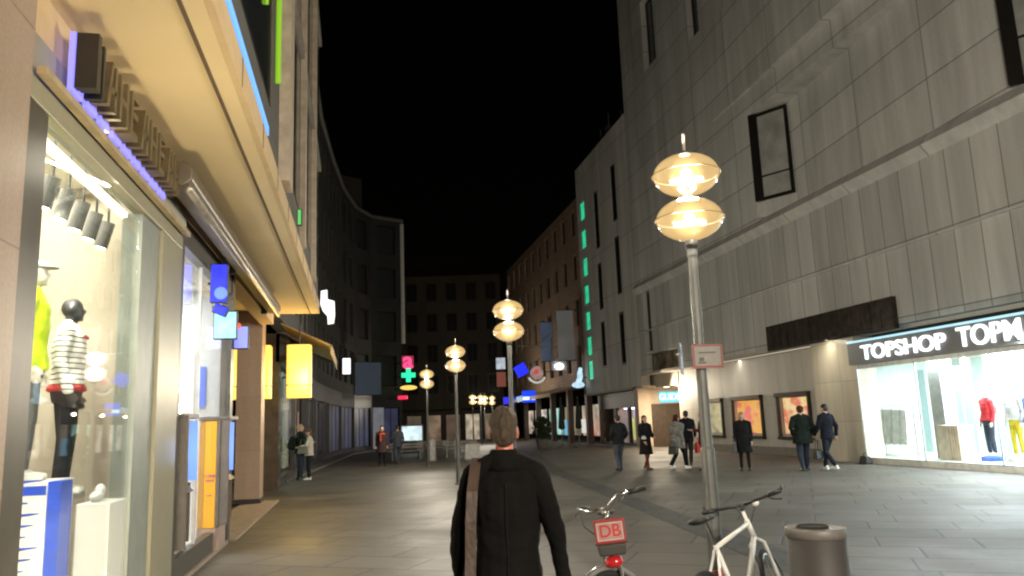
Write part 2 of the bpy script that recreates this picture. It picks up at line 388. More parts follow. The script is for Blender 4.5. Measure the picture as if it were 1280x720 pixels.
m=MB(); m.box(15.5,15.599,-6,41.59,6.3,6.36); part(m,'string_course',STONE2,S)
for o in ops: win(P0,P1,o,-.3,S,DARKF,DGLASS,fw=.16,mull=1 if o[1]-o[0]>1.5 else 0)
for q,qb,zb in (((16.55,26.05),(15.72,27.45),9.95),((16.55,13.85),(15.72,15.15),9.3)):
    A=Vector(q); B=Vector(qb); Lw=(B-A).length
    win(A,B,(.02,Lw-.02,zb,13.55),.06,S,DARKF,GGLASS,fw=.13,rail=.27)
    nx=(B-A).normalized(); q0=A+nx*(Lw-.30)+Vector((-nx.y,nx.x))*.03; q1=A+nx*(Lw+.02)+Vector((-nx.y,nx.x))*.03; q2=q1+Vector((-nx.y,nx.x))*.2; q3=q0+Vector((-nx.y,nx.x))*.12
    m=MB(); m.prism([(q.x,q.y) for q in (q0,q1,q2,q3)],zb,13.56); part(m,'window_jamb',DARKF,S)
win(P0,P1,(39.55-Y0,40.6-Y0,5.2,8.55),-.25,S,DARKF,DGLASS,fw=.12)
win(P0,P1,(36.3-Y0,40.55-Y0,4.1,5.05),-.3,S,pbr('old bronze sheet',(.06,.045,.03),.4,.5,var=.5,scale=3),pbr('dim bronze glazing',(.16,.13,.08),.2,var=.7,scale=1.5),fw=.05,mull=2)
m=MB(); m.box(15.44,15.6,20.05,27.35,3.98,4.93)
for k in range(15): m.box(15.425,15.445,20.1+k*.48,20.45+k*.48,4.05,4.86)
part(m,'dark_panel',pbr('bronze relief panel',(.045,.036,.028),.3,.4,var=.6,scale=4),S)
m=MB(); m.box(15.9,19.6,7.5,22.3,3.98,4.1); m.box(15.62,19.6,22.3,41.6,3.98,4.099); part(m,'soffit',SOFF,S)
# slit-window wing
Q0,Q1=(15.6,41.6),(15.6,52.5)
sl=[]; 
for z0,z1 in ((4.8,8.0),(9.1,12.7),(13.7,17.3)): sl.append((43.9-41.6,44.8-41.6,z0,z1))
for z0,z1 in ((4.9,7.9),(8.7,11.8),(12.8,16.7)): sl.append((47.6-41.6,48.5-41.6,z0,z1))
gl=[(50.7-41.6,51.85-41.6,z,z+1.38) for z in (4.3,5.95,7.7,9.55,11.5,13.5,15.55)]
m=MB(); wall(m,Q0,Q1,3.42,19.6,sl+gl,-.5); m.box(16.12,34,41.62,52.5,19.2,19.55); part(m,'slit_wall',STONE3,S)
for o in sl: win(Q0,Q1,o,-.03,S,DARKF,DGLASS,fw=.14)
GREEN=emit('green lit slit',(.03,.62,.30),.85,var=.25,scale=2.5)
for o in gl: win(Q0,Q1,o,-.05,S,DARKF,GREEN,fw=.06,name='lit_window')
m=MB(); m.box(15.62,20,41.62,52.5,3.3,3.418); part(m,'wing_soffit',SOFF,S)
for y,z in ((50.6,1.5),(48.7,2.0),(46.2,1.2)):
    m=MB(); m.box(17,17.5,y,y+.6,19.56,19.6+z); m.box(16.95,17.55,y-.05,y+.65,19.6+z,19.7+z); m.tube([(17.2,y+.3,19.7+z),(17.2,y+.3,20.7+z)],.05,6); m.build('roof_vent',POLE,S)
# ground floor wall with poster cases
W0,W1=(16.4,24.7),(16.4,38.2)
pcs=[(26.4,28.5),(29.9,32.35),(33.5,35.4)]
m=MB(); wall(m,W0,W1,0,3.98,[(a-24.7,b-24.7,.8,2.25) for a,b in pcs],-.3); part(m,'ground_floor_wall',panel_stone('beige ground floor stone',(.56,.53,.47),1.9,1.99,'Y',.7,.01,.06,rough=.5),S)
m=MB(); m.box(16.2,16.396,24.71,38.2,.0,.32); part(m,'plinth',pbr('plinth stone',(.2,.18,.15),.7),S)
m=MB(); m.box(15.6,16.3,22.3,24.7,0,3.976); part(m,'granite_pier',GRAN,S,bevel=.01)
for (a,b) in pcs:
    h=MB(); h.box(16.22,16.42,a-.12,b+.12,2.26,2.42); h.box(16.28,16.42,a-.1,a-.005,.74,2.255); h.box(16.28,16.42,b+.005,b+.1,.74,2.255); h.box(16.24,16.42,a-.12,b+.12,.62,.735)
    h.build('case_surround',pbr('poster case bronze',(.05,.042,.034),.45,.5),S)
def poster_mat(name,cols,strength,sc_=1.4):
    m,nt,out=nm(name); L=nt.links.new
    b=N(nt,'ShaderNodeBsdfPrincipled'); L(b.outputs[0],out.inputs[0]); b.inputs['Base Color'].default_value=(.3,.3,.3,1)
    tc=N(nt,'ShaderNodeTexCoord'); sp=N(nt,'ShaderNodeMapping'); sp.inputs['Scale'].default_value=(1,.7,1.5); sp.inputs['Rotation'].default_value=(R(30),0,0); L(tc.outputs['Object'],sp.inputs[0])
    nz=N(nt,'ShaderNodeTexNoise'); nz.inputs['Scale'].default_value=sc_; nz.inputs['Detail'].default_value=3; L(sp.outputs[0],nz.inputs['Vector'])
    r=N(nt,'ShaderNodeValToRGB'); L(nz.outputs['Fac'],r.inputs[0]); e=r.color_ramp.elements
    while len(e)<len(cols): e.new(.5)
    for i,c in enumerate(cols): e[i].position=.32+.36*i/(len(cols)-1); e[i].color=(*c,1)
    L(r.outputs[0],b.inputs['Emission Color']); b.inputs['Emission Strength'].default_value=strength; return m
pm=[poster_mat('sunset poster print',[(.9,.55,.12),(.95,.75,.35),(.75,.1,.04),(.9,.6,.3)],.8),
    poster_mat('pink poster print',[(.85,.06,.12),(.9,.10,.16),(.95,.38,.03),(.9,.5,.05),(.85,.1,.1)],.75),
    poster_mat('yellow poster print',[(.5,.42,.2),(.7,.6,.3),(.12,.1,.06)],.6)]
for (a,b),mm,lb in zip(pcs,pm,('lit yellow and red poster in the wall case behind the two men','lit pink and orange poster in the middle wall case','dim yellow poster in the wall case behind the lamp post')):
    m=MB(); m.box(16.52,16.545,a+.03,b-.03,.83,2.22); tag(m.build('poster',mm),lb,'poster')
# entrance niche
m=MB(); m.box(15.95,16.05,25,38,3.955,3.975); part(m,'added_soffit_strip',emit('added soffit strip',(1,.9,.72),.5),S)  # strip added under the overhang for the poster wall light
ov=light('added_overhang_fill','AREA',(15.98,31.5,3.93),95,(1,.93,.80),S,.12,13); aim(ov,(16.25,31.5,1.0))  # area light added to brighten the poster wall
m=MB(); m.box(15.25,15.3,22.4,24.6,4.0,4.04); m.box(15.3,15.44,23.4,23.5,4.0,4.03); part(m,'added_pier_lamp',BLACKP,S)  # fixture added to carry the extra wash on the pier
ov=light('added_overhang_fill','AREA',(15.2,23.5,3.95),40,(1,.90,.70),S,.12,2.2); aim(ov,(15.6,23.5,1.6))  # added wash that brightens the granite pier
ov=light('added_overhang_fill','AREA',(15.3,39.3,3.2),190,(1,.84,.62),S,.9,.9); aim(ov,(16.4,36.8,1.4))  # added warm fill without a fixture, brightens the wall by the niche
E_=MB(); E_.box(16.42,20,38.25,38.45,0,3.3); E_.box(15.7,16.45,42.6,43.3,0,3.3); E_.box(16.452,20,43.,43.3,2.42,3.3); E_.box(19.8,20,38.45,43,0,3.3)
part(E_,'entrance_wall',pbr('warm beige render',(.55,.46,.37),.7,var=.06),S)
E_=MB(); E_.box(16.5,19.8,42.9,42.99,0,2.4); E_.box(17.55,17.62,42.87,42.9,.05,2.35); E_.box(17.75,17.79,42.82,42.9,.9,1.3); part(E_,'entrance_door',pbr('brown metal door',(.07,.055,.045),.45,.4),S)
m=MB(); m.box(16.43,19.9,38.46,42.99,3.302,3.97); m.box(15.62,16.42,42.61,43.29,3.302,3.97); part(m,'entrance_lintel',SOFF,S)
D=MB(); 
for y in (39.6,41.2):
    for x in (16.9,18.2): D.lathe([(.0,3.285),(.16,3.285),(.16,3.299)],(x,y,0),16)
part(D,'downlight',emit('warm downlight',(1,.82,.55),6),S)
light('entrance_light','AREA',(16.9,39.9,3.25),420,(1,.80,.55),S,1.8)
t=thing('shop_sign','bright cyan rounded shop sign above the brown doors of the passage','sign',(17.75,42.96,2.78))
m=MB(); m.box(-.62,.62,-.05,.03,-.30,.30); m.build('sign_box',emit('cyan light box',(.10,.62,.85),1.0),t,bevel=.08)
text('GUIDE',.52,emit('cyan letters',(.45,.95,1),2.4),'lettering',t,facing((0,-.055,0),0),.02,.012,sx=.82)
# shop beyond the entrance
F=thing('corner_shop','small fashion shop with pink and blue lit windows under the stone wing','shop',(0,0,0))
m=MB(); m.box(16.4,16.7,43.3,52.5,2.32,3.3); m.box(16.4,16.6,43.3,52.5,0,.14)
for y in (43.3,46.3,48.9,52.2): m.box(16.4,16.6,y,y+.25,.14,2.32)
part(m,'shop_front',pbr('dark brown shopfront',(.06,.05,.042),.5),F)
m=MB(); m.box(18.2,18.3,43.3,52.5,0,3.3); m.box(16.7,18.2,48.95,49.05,0,3.3); m.box(16.7,18.2,43.31,43.41,0,3.3); part(m,'inner_wall',pbr('pink shop wall',(.75,.5,.42),.7),F)
m=MB(); m.box(16.5,16.52,46.55,48.9,.15,2.3); m.box(16.5,16.52,49.15,52.2,.15,2.3); part(m,'glazing',CLEAR,F)
m=MB(); m.box(17.6,17.7,49.4,51.9,.15,2.2); part(m,'pink_backdrop',emit('pink lit backdrop',(.95,.52,.40),1.0,var=.25,scale=1.5),F)
m=MB(); m.box(17.3,17.4,50.0,50.45,.15,1.4); part(m,'red_panel',emit('red lit panel',(.85,.08,.06),.8),F)
m=MB(); m.box(17.6,17.7,46.6,48.7,.3,2.2); part(m,'blue_backdrop',emit('blue white lit backdrop',(.42,.52,.85),.9,var=.4,scale=1.8),F)
for y in (46.95,47.9): 
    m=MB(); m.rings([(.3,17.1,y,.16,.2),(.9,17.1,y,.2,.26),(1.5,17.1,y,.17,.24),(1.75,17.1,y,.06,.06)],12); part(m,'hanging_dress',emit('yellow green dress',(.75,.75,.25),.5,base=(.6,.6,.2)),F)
for y in (46.9,48.0):
    m=MB(); m.box(16.8,17.3,y-.35,y+.35,2.22,2.3); part(m,'ceiling_lamp',emit('cool ceiling lamp',(.75,.88,1),4),F)
light('corner_shop_light','AREA',(17.2,49.2,2.9),30,(1,.8,.7),F,1.2,5)

# ------------------------------------------------------------------ bright fashion store
T=thing('fashion_store','brightly lit glass fronted fashion store with white lettering on a grey fascia','shop',(0,0,0))
m=MB(); m.box(15.36,15.9,7.5,22.28,3.06,3.74); part(m,'fascia',pbr('grey fascia panel',(.20,.21,.22),.45,var=.06),T)
m=MB(); m.box(15.34,15.5,7.5,22.28,3.745,3.80); part(m,'light_strip',emit('cyan white light strip',(.45,.78,.9),1.1),T)
m=MB(); m.box(15.62,21,7.5,24.2,0.005,.15); m.box(15.55,15.62,7.5,22.28,.005,.15); part(m,'shop_floor',pbr('pale shop floor',(.72,.70,.62),.35),T)
m=MB(); m.box(20.8,21,7.5,24.2,.15,3.3); m.box(16.32,20.8,24.0,24.2,.15,3.3); m.box(15.9,20.8,7.3,7.5,.0,3.3); part(m,'inner_wall',pbr('mint white shop wall',(.66,.74,.70),.7,var=.05),T)
m=MB(); m.box(15.9,20.8,7.5,24.,3.3,3.36); part(m,'shop_ceiling',WHITEW,T)
m=MB(); 
for y in (9.5,12.5,15.5,18.5,21.5): m.box(17.2,19.8,y-.35,y+.35,3.27,3.299)
part(m,'ceiling_light',emit('cool white ceiling panel',(.88,.97,1),3.6),T)
m=MB(); m.box(15.60,15.614,7.5,22.28,.15,3.06); part(m,'shop_glass',CLEAR,T)
m=MB()
for y in (22.24,19.62,16.9,14.2): m.box(15.585,15.63,y-.02,y+.02,.15,3.06)
m.box(15.585,15.63,7.5,22.2,.15,.19); m.box(15.58,15.63,7.5,22.2,2.93,3.06); part(m,'glass_frame',pbr('pale aluminium',(.6,.62,.6),.4,.5),T)
m=MB(); m.box(16.9,17.35,20.25,20.75,.15,3.3); part(m,'column',pbr('grey column',(.34,.35,.33),.6),T)
m=MB()
for k,y in enumerate((19.7,18.75,17.6,16.2,14.9)): m.box(18.2,18.3,y-.75,y+.1,.35,3.1)
part(m,'cyan_backdrop',emit('cyan lit backdrop',(.42,.86,1.0),1.05,var=.3,scale=1.2),T)
m=MB(); m.box(18.31,18.35,13.5,20.1,.15,3.25); part(m,'white_partition',emit('white lit partition',(.80,.86,.95),.55),T)
m=MB()
for y in (22.9,22.1,21.4,20.95): m.box(18.4,18.45,y-.18,y+.18,.2,2.9)
part(m,'glass_fin',emit('pale blue lit fin',(.45,.66,.66),.5),T)
for y in (21.5,20.2,18.8): light('store_light','AREA',(18.3,y-.8,3.2),420,(.9,.98,1),T,3.5,1.0)
for y in (15.2,11.5): light('store_light','AREA',(17.8,y,3.2),800,(.92,.98,1),T,3.2,2.6)
sp_=light('window_spill','AREA',(15.75,15.5,3.0),850,(.93,1,.98),T,.25,13); aim(sp_,(14.5,15.5,0))
LETM=emit('white lit letters',(.93,.98,1),1.9)
def shop_word(body,y0,y1,z,h,parent):
    o=text(body,h*1.38,LETM,'lettering',parent,Matrix.Identity(4),.03,.005)
    xs=[v.co.x for v in o.data.vertices]; wd=max(xs)-min(xs); cx=(max(xs)+min(xs))/2
    M=facing((15.325,(y0+y1)/2,z),R(-90))@Matrix.Diagonal((abs(y1-y0)/wd,1,1,1))@Matrix.Translation((-cx,0,0))
    o.data.transform(M); return o
shop_word('TOPSHOP',21.55,17.98,3.37,.45,T); shop_word('TOPMAN',17.55,14.45,3.39,.52,T)
for i,y in enumerate((21.7,20.9,19.9,18.8,17.6)):
    a=thing('spotlight',('black ceiling spotlight at the far left of the fashion store window','black ceiling spotlight above the pale clothes rail in the fashion store','black ceiling spotlight in front of the grey column','black ceiling spotlight above the red topped mannequin','black ceiling spotlight above the yellow skirted mannequin')[i],'spotlight',(16.15,y,3.27),group='spotlights along the fashion store window')
    m=MB(); m.box(-.03,.03,-.2,.2,0,.03); m.build('track',BLACKP,a); m=MB(); m.tube([(0,-.16,-.1),(0,.16,-.07)],.07,12); m.tube([(0,0,0),(0,0,-.06)],.015,6); m.build('lamp_head',BLACKP,a)
a=thing('display_block','cream slatted display block at the foot of the grey column','display block',(16.75,19.75,.15))
m=MB(); m.box(-.25,.25,-.42,.42,0,.98); m.build('block',pbr('cream board',(.72,.62,.48),.6),a)
m=MB(); 
for k in range(4): m.box(-.262,-.25,-.4+.1*k,-.36+.1*k,.02,.96)
m.build('slat',pbr('tan slat',(.5,.38,.28),.6),a)
a=thing('clothes_rail','chrome rail of pale garments just inside the fashion store window','clothes rail',(17.2,22.7,.15))
m=MB(); 
for y in(-.75,.75): m.tube([(0,y,0),(0,y,1.6)],.02,8); m.tube([(-.3,y,.03),(.3,y,.03)],.02,8)
m.tube([(0,-.75,1.6),(0,.75,1.6)],.02,8); m.build('rail',CHROME,a)
for k in range(14):
    y=-.66+k*.1; m=MB(); m.hexa([(-.3,y-.03,.35+.1*(k%3)),(.3,y-.03,.35+.1*(k%3)),(.3,y+.03,.35+.1*(k%3)),(-.3,y+.03,.35+.1*(k%3))],[(-.2,y-.015,1.52),(.2,y-.015,1.52),(.2,y+.015,1.52),(-.2,y+.015,1.52)])
    m.build('garment',(pbr('white cloth',(.75,.74,.72),.9),pbr('pale green cloth',(.5,.6,.52),.9))[k%4==3],a)
a=thing('shoulder_bag','small black bag left against the foot of the store front','bag',(15.42,22.05,.0))
m=MB(); m.hexa([(-.14,-.2,0),(.1,-.2,0),(.1,.2,0),(-.14,.2,0)],[(-.09,-.15,.24),(.06,-.15,.24),(.06,.17,.24),(-.09,.17,.24)]); m.build('bag_body',BLACKP,a,bevel=.03)
m=MB(); m.tube([(0,-.1,.23),(0,-.06,.33),(0,.06,.34),(0,.1,.23)],.012,6); m.build('handle',BLACKP,a)

# ------------------------------------------------------------------ left: corner shop with overhanging upper floors
B=thing('shop_building','cream fronted shop building whose upper floors overhang its display window','building')
TAN=pbr('warm cream render soffit',(.60,.47,.27),.75,var=.05,scale=1.2)
TANW=pbr('tan fascia',(.50,.36,.20),.7,var=.06)
CREAM=pbr('cream metal frame',(.25,.23,.155),.4,var=.05)
CREAM2=pbr('pale cream trim',(.36,.34,.28),.45,var=.04)
PINKS=panel_stone('pinkish stone pier',(.30,.225,.17),.8,1.4,'XY',.6,.008,.08,rough=.45)
BRONZ=pbr('brown bronze reveal',(.065,.058,.046),.4,.3,var=.15)
GREYG=pbr('grey green jamb',(.20,.22,.20),.45,var=.1)
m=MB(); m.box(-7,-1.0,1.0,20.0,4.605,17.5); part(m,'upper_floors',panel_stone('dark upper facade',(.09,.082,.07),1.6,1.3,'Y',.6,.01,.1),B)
m=MB(); m.box(-7,-1.02,1.0,19.98,4.56,4.60); part(m,'soffit',TAN,B)
m=MB(); m.box(-1.19,-1.16,1.0,19.98,4.548,4.559); part(m,'soffit_groove',pbr('dark groove',(.10,.06,.03),.8),B)
m=MB(); m.box(-1.018,-.96,1.0,20.02,4.56,4.84); part(m,'edge_fascia',TANW,B)
m=MB(); 
for k in range(13): m.box(-.959,-.955,2.+k*1.5,2.015+k*1.5,4.57,4.83)
part(m,'fascia_joint',pbr('joint line',(.06,.045,.03),.8),B)
m=MB(); m.box(-1.0,-.97,3.0,8.6,4.93,5.03); part(m,'blue_light_strip',emit('blue light strip',(.16,.42,.95),1.15),B)
for y,z0,z1,c in ((9.45,5.95,9.0,'lime'),(8.2,6.3,9,'lime')):
    m=MB(); m.tube([(-.97,y,z0),(-.97,y,z1)],.035 if c=='lime' and y>9 else .02,8); part(m,'green_light_tube',emit('lime light tube',(.30,.62,.03),.6 if y>9 else .25),B)
m=MB(); m.box(-1.0,-.86,9.95,10.5,4.85,17.3); m.box(-1.0,-.9,13.6,13.9,4.85,17.3); m.box(-1.0,-.9,17.,17.3,4.85,17.3); part(m,'pilaster',pbr('tan pilaster',(.40,.33,.25),.6),B)
m=MB(); 
for y0,y1 in ((2.5,5.2),(5.6,8.9),(10.8,13.2),(14.3,16.6),(17.6,19.6)):
    for z in (5.4,8.9,12.4):
        m=MB(); m.box(-1.0,-.985,y0,y1,z,z+2.6); part(m,'window',DGLASS,B)
m=MB()
for z in (8.3,11.8,15.3): m.box(-1.0,-.93,1.0,20,z,z+.16)
part(m,'string_course',pbr('string course',(.2,.17,.14),.7),B)
m=MB(); m.box(-2.75,-1.97,3.4,4.98,0,4.55); part(m,'stone_pier',PINKS,B,bevel=.012)
m=MB(); m.box(-2.75,-2.0,4.985,5.34,0,3.78); part(m,'bronze_reveal',BRONZ,B)
m=MB(); m.box(-2.12,-1.985,4.985,9.32,3.785,4.22); part(m,'header',CREAM,B,bevel=.008)
m=MB(); m.box(-1.984,-1.95,5.7,9.3,3.99,4.19); part(m,'header_trim',CREAM2,B,bevel=.006)
m=MB(); m.box(-2.12,-1.985,8.4,9.32,0,3.783); part(m,'frame_post',CREAM,B,bevel=.008)
m=MB(); m.box(-2.2,-2.02,7.75,8.395,0,3.78); part(m,'grey_jamb',GREYG,B)
m=MB(); m.box(-2.3,-2.005,4.99,19.4,4.225,4.558); part(m,'upper_fascia',TANW,B)
m=MB(); m.box(-2.06,-2.048,5.345,7.745,.0,3.78); part(m,'shop_glass',CLEAR,B)
m=MB(); m.box(-4.3,-2.1,8.35,8.39,0,4.2); m.box(-4.4,-4.3,4.0,8.39,0,4.2); m.box(-4.3,-2.8,4.0,4.05,0,4.2); part(m,'inner_wall',pbr('beige shop wall',(.46,.41,.34),.75,var=.04),B)
m=MB(); m.box(-4.4,-2.13,4.0,8.39,4.2,4.22); part(m,'inner_ceiling',pbr('cream ceiling',(.78,.74,.62),.7,var=.04),B)
m=MB(); m.box(-4.3,-2.07,4.06,8.35,0.02,.12); part(m,'display_floor',pbr('display floor',(.30,.29,.27),.3),B)
m=MB(); m.box(-2.22,-2.16,5.36,8.3,3.74,3.79); part(m,'strip_light',emit('warm strip light',(1,.95,.78),3.2),B)
light('window_light','AREA',(-3.1,6.4,4.1),260,(1,.93,.74),B,1.6,3.6)
ll=light('window_wash','AREA',(-2.3,6.8,3.66),60,(1,.92,.72),B,.1,2.6); aim(ll,(-1.6,6.8,2.0))
# warm cove light added on top of the header to brighten the soffit
m=MB(); m.box(-1.96,-1.90,5.0,9.3,3.93,3.98); part(m,'added_cove_housing',pbr('added cove housing',(.35,.27,.15),.5),B)
cv=light('added_cove_fill','AREA',(-1.86,6.2,3.95),22,(1,.85,.56),B,.10,8.5); aim(cv,(-1.1,6.2,4.75))
m=MB(); m.box(-1.80,-1.66,3.6,8.6,.001,.012); part(m,'added_uplight_strip',emit('warm ground uplight',(1,.85,.6),2),B)  # out of view strip, added to go with the soffit fill
ug=light('added_uplight','AREA',(-1.73,6.2,.06),440,(1,.86,.57),B,.12,5.0); aim(ug,(-1.45,7.2,4.5))  # added fill that lights the soffit from the ground
lt=thing('shop_lettering','dark bronze block letters with violet back glow above the display window','sign',(-1.9,6.6,4.22))
DKL=pbr('dark bronze letters',(.03,.025,.02),.45,.4); BRL=pbr('brass letter face',(.17,.13,.07),.4,.6)
VGL=emit('violet back glow',(.24,.22,.95),1.4)
kinds=['M','A','N','D','E','N','H','E','R']
for i,k in enumerate(kinds):
    y=-1.2+i*.3
    m=MB(); d0,d1=.02,.14
    if i==0: m.box(d0,d1+.02,y,y+.06,-.2,.2); m.box(d0,d1,y+.1,y+.14,-.18,.15); m.box(d0,d1,y+.19,y+.23,-.2,.2)
    elif i%3==1: m.hexa([(d0,y,-.18),(d1,y,-.18),(d1,y+.06,-.18),(d0,y+.06,-.18)],[(d0,y+.09,.18),(d1,y+.09,.18),(d1,y+.13,.18),(d0,y+.13,.18)]); m.box(d0,d1,y+.07,y+.2,-.06,-.01); m.box(d0,d1,y+.17,y+.22,-.18,.17)
    elif i%3==2: m.box(d0,d1,y,y+.05,-.18,.18); m.box(d0,d1,y+.17,y+.22,-.18,.18); m.box(d0,d1,y+.05,y+.17,-.03,.02)
    else: m.box(d0,d1,y,y+.05,-.18,.18); m.box(d0,d1,y+.05,y+.2,.13,.18); m.box(d0,d1,y+.05,y+.18,-.02,.03); m.box(d0,d1,y+.05,y+.2,-.18,-.13)
    L_=m.build('letter',BRL if i else DKL,lt)
    m=MB(); m.box(-.02,.015,y-.01,y+.2,-.22,-.16 if i else .2); m.build('back_glow',VGL,L_)
# display spotlights
for i in range(8):
    y=5.55+i*.36
    a=thing('track_spotlight',f'grey track spotlight under the display window ceiling, {("nearest to the pier","second from the pier","third from the pier","fourth from the pier","fourth from the grey jamb","third from the grey jamb","second from the grey jamb","nearest to the grey jamb")[i]}','spotlight',(-2.42,y,3.72),group='track spotlights in the display window')
    m=MB(); m.tube([(0,0,.05),(-.06,0,-.2)],.062,14); m.build('lamp_body',pbr('dark grey spot housing',(.10,.10,.095),.5),a,smooth=False)
    m=MB(); m.tube([(-.061,0,-.2),(-.064,0,-.212)],.05,12); m.build('lamp_lens',emit('warm spot lens',(1,.92,.72),9),a)
    m=MB(); m.tube([(0,0,.05),(0,0,.47)],.012,6); m.build('stem',BLACKP,a)
for y in (6.0,7.2): 
    s=light('spot_light','SPOT',(-2.5,y,3.45),150,(1,.95,.8),B,.05,spot=85,blend=.7); aim(s,(-2.75,y+.7,1.9))
# plinths
a=thing('display_plinth','tall white display plinth with blue feather pattern under the yellow jacket mannequin','plinth',(-2.62,7.2,.12))
m=MB(); m.box(-.45,.205,-.3,.3,0,1.23); m.build('plinth_body',pbr('white lacquer',(.82,.82,.80),.4,var=.03),a)
m=MB()
for k in range(11):
    z=.32+k*.085; ln=.12+.05*math.sin(k*2.1); m.hexa([(-.45,-.305,z),(-.45,-.301,z),(-.45,-.301,z+.075),(-.45,-.305,z+.075)],[(ln,-.305,z+.07),(ln,-.301,z+.07),(ln,-.301,z+.078),(ln,-.305,z+.078)])
m.box(-.45,.2,-.306,-.301,1.13,1.2); m.build('blue_pattern',pbr('blue print',(.02,.07,.55),.4),a)
m=MB(); m.box(.207,.30,-.28,-.02,0,1.23); m.build('blue_panel',pbr('royal blue panel',(.03,.09,.62),.35),a)
a=thing('display_block','low white display block with a white shoe on it beside the blue panel','plinth',(-2.17,7.5,.12))
m=MB(); m.box(-.14,.12,-.25,.3,0,1.02); m.build('block',pbr('white lacquer'if 0 else 'white block lacquer',(.80,.80,.74),.4,var=.03),a,bevel=.01)
m=MB(); m.ell((-.05,-.02,1.06),(.05,.13,.045)); m.ell((-.05,.07,1.10),(.045,.05,.06)); m.build('shoe',WHITEW,a,smooth=True)
# bank bay
m=MB(); m.box(-2.16,-2.0,9.33,9.5,0,4.22); m.box(-2.16,-2.0,13.1,13.35,0,4.22); m.box(-2.14,-2.02,9.5,13.1,3.9,4.22); m.box(-2.14,-2.02,9.5,13.1,0,.30); part(m,'bank_frame',BRONZ,B)
m=MB(); m.box(-2.09,-2.08,9.5,13.1,.30,3.9); part(m,'bank_glass',CLEAR,B)
m=MB(); m.box(-2.10,-2.06,10.9,10.94,.3,3.9); part(m,'bank_mullion',pbr('pale mullion',(.5,.5,.48),.4),B)
m=MB(); m.box(-5.6,-5.5,9.3,13.4,0,4.2); m.box(-5.5,-2.16,13.36,13.42,0,4.2); m.box(-5.5,-2.2,9.24,9.3,0,4.2); m.box(-5.5,-2.16,9.3,13.36,4.0,4.02); m.box(-5.5,-2.16,9.3,13.36,.01,.05); part(m,'bank_inner_wall',pbr('white bank wall',(.80,.79,.76),.6,var=.03),B)
m=MB(); m.box(-3.3,-2.6,13.33,13.358,1.9,3.0); part(m,'bank_lit_door',emit('warm white lit panel',(1,.9,.8),1.3),B)
m=MB(); m.box(-2.52,-2.42,13.32,13.345,2.1,2.75); part(m,'blue_screen',emit('blue screen',(.2,.3,.95),1.2),B)
light('bank_light','AREA',(-3.6,11.3,3.95),330,(.96,.97,1),B,2.2,3.2)
m=MB(); m.box(-2.2,-1.98,9.5,13.1,.0,.05); m.box(-2.7,-1.9,13.36,20.2,0.,.03); part(m,'step',pbr('pinkish step',(.30,.24,.19),.6),B)
# arcade behind the free pillar
m=MB(); m.box(-5.0,-4.9,13.42,30,0,4.55); part(m,'arcade_wall',pbr('arcade brown wall',(.20,.14,.10),.7),B)
a=thing('stone_pillar','reddish brown free standing stone pillar carrying the end of the overhang','pillar',(-2.56,19.85,0))
m=MB(); m.box(-.29,.29,-.33,.33,.13,4.555); m.build('shaft',panel_stone('red brown pillar stone',(.37,.26,.18),.7,1.25,'XY',.75,.006,.08,rough=.4),a,bevel=.012)
m=MB(); m.box(-.305,.305,-.345,.345,.032,.128); m.build('base',BLACKP,a)
# retracted awning roller
a=thing('awning_roller','long brown rolled up awning cassette above the bank window','awning',(-1.78,0,4.28))
m=MB(); pr=[(-.2,.12),(.05,.14),(.14,.06),(.15,-.06),(.06,-.13),(-.12,-.10)]
for k in range(1): 
    vs=[(x,8.0,z) for x,z in pr]+[(x,17.2,z) for x,z in pr]; n_=len(pr); m._add(vs,[tuple(range(n_)),tuple(range(2*n_-1,n_-1,-1))]+[(i,n_+i,n_+(i+1)%n_,(i+1)%n_) for i in range(n_)])
m.build('cassette',pbr('brown awning metal',(.13,.105,.08),.4,.4),a,bevel=.02)
m=MB(); m.tube([(.10,8.02,-.15),(.10,17.15,-.15)],.045,10); m.build('front_bar',pbr('satin bar',(.34,.30,.26),.35,.6),a,smooth=True)
for y in (8.3,12.5,16.9):
    m=MB(); m.box(-.22,-.1,y-.04,y+.04,-.16,.2); m.build('bracket',BLACKP,a)
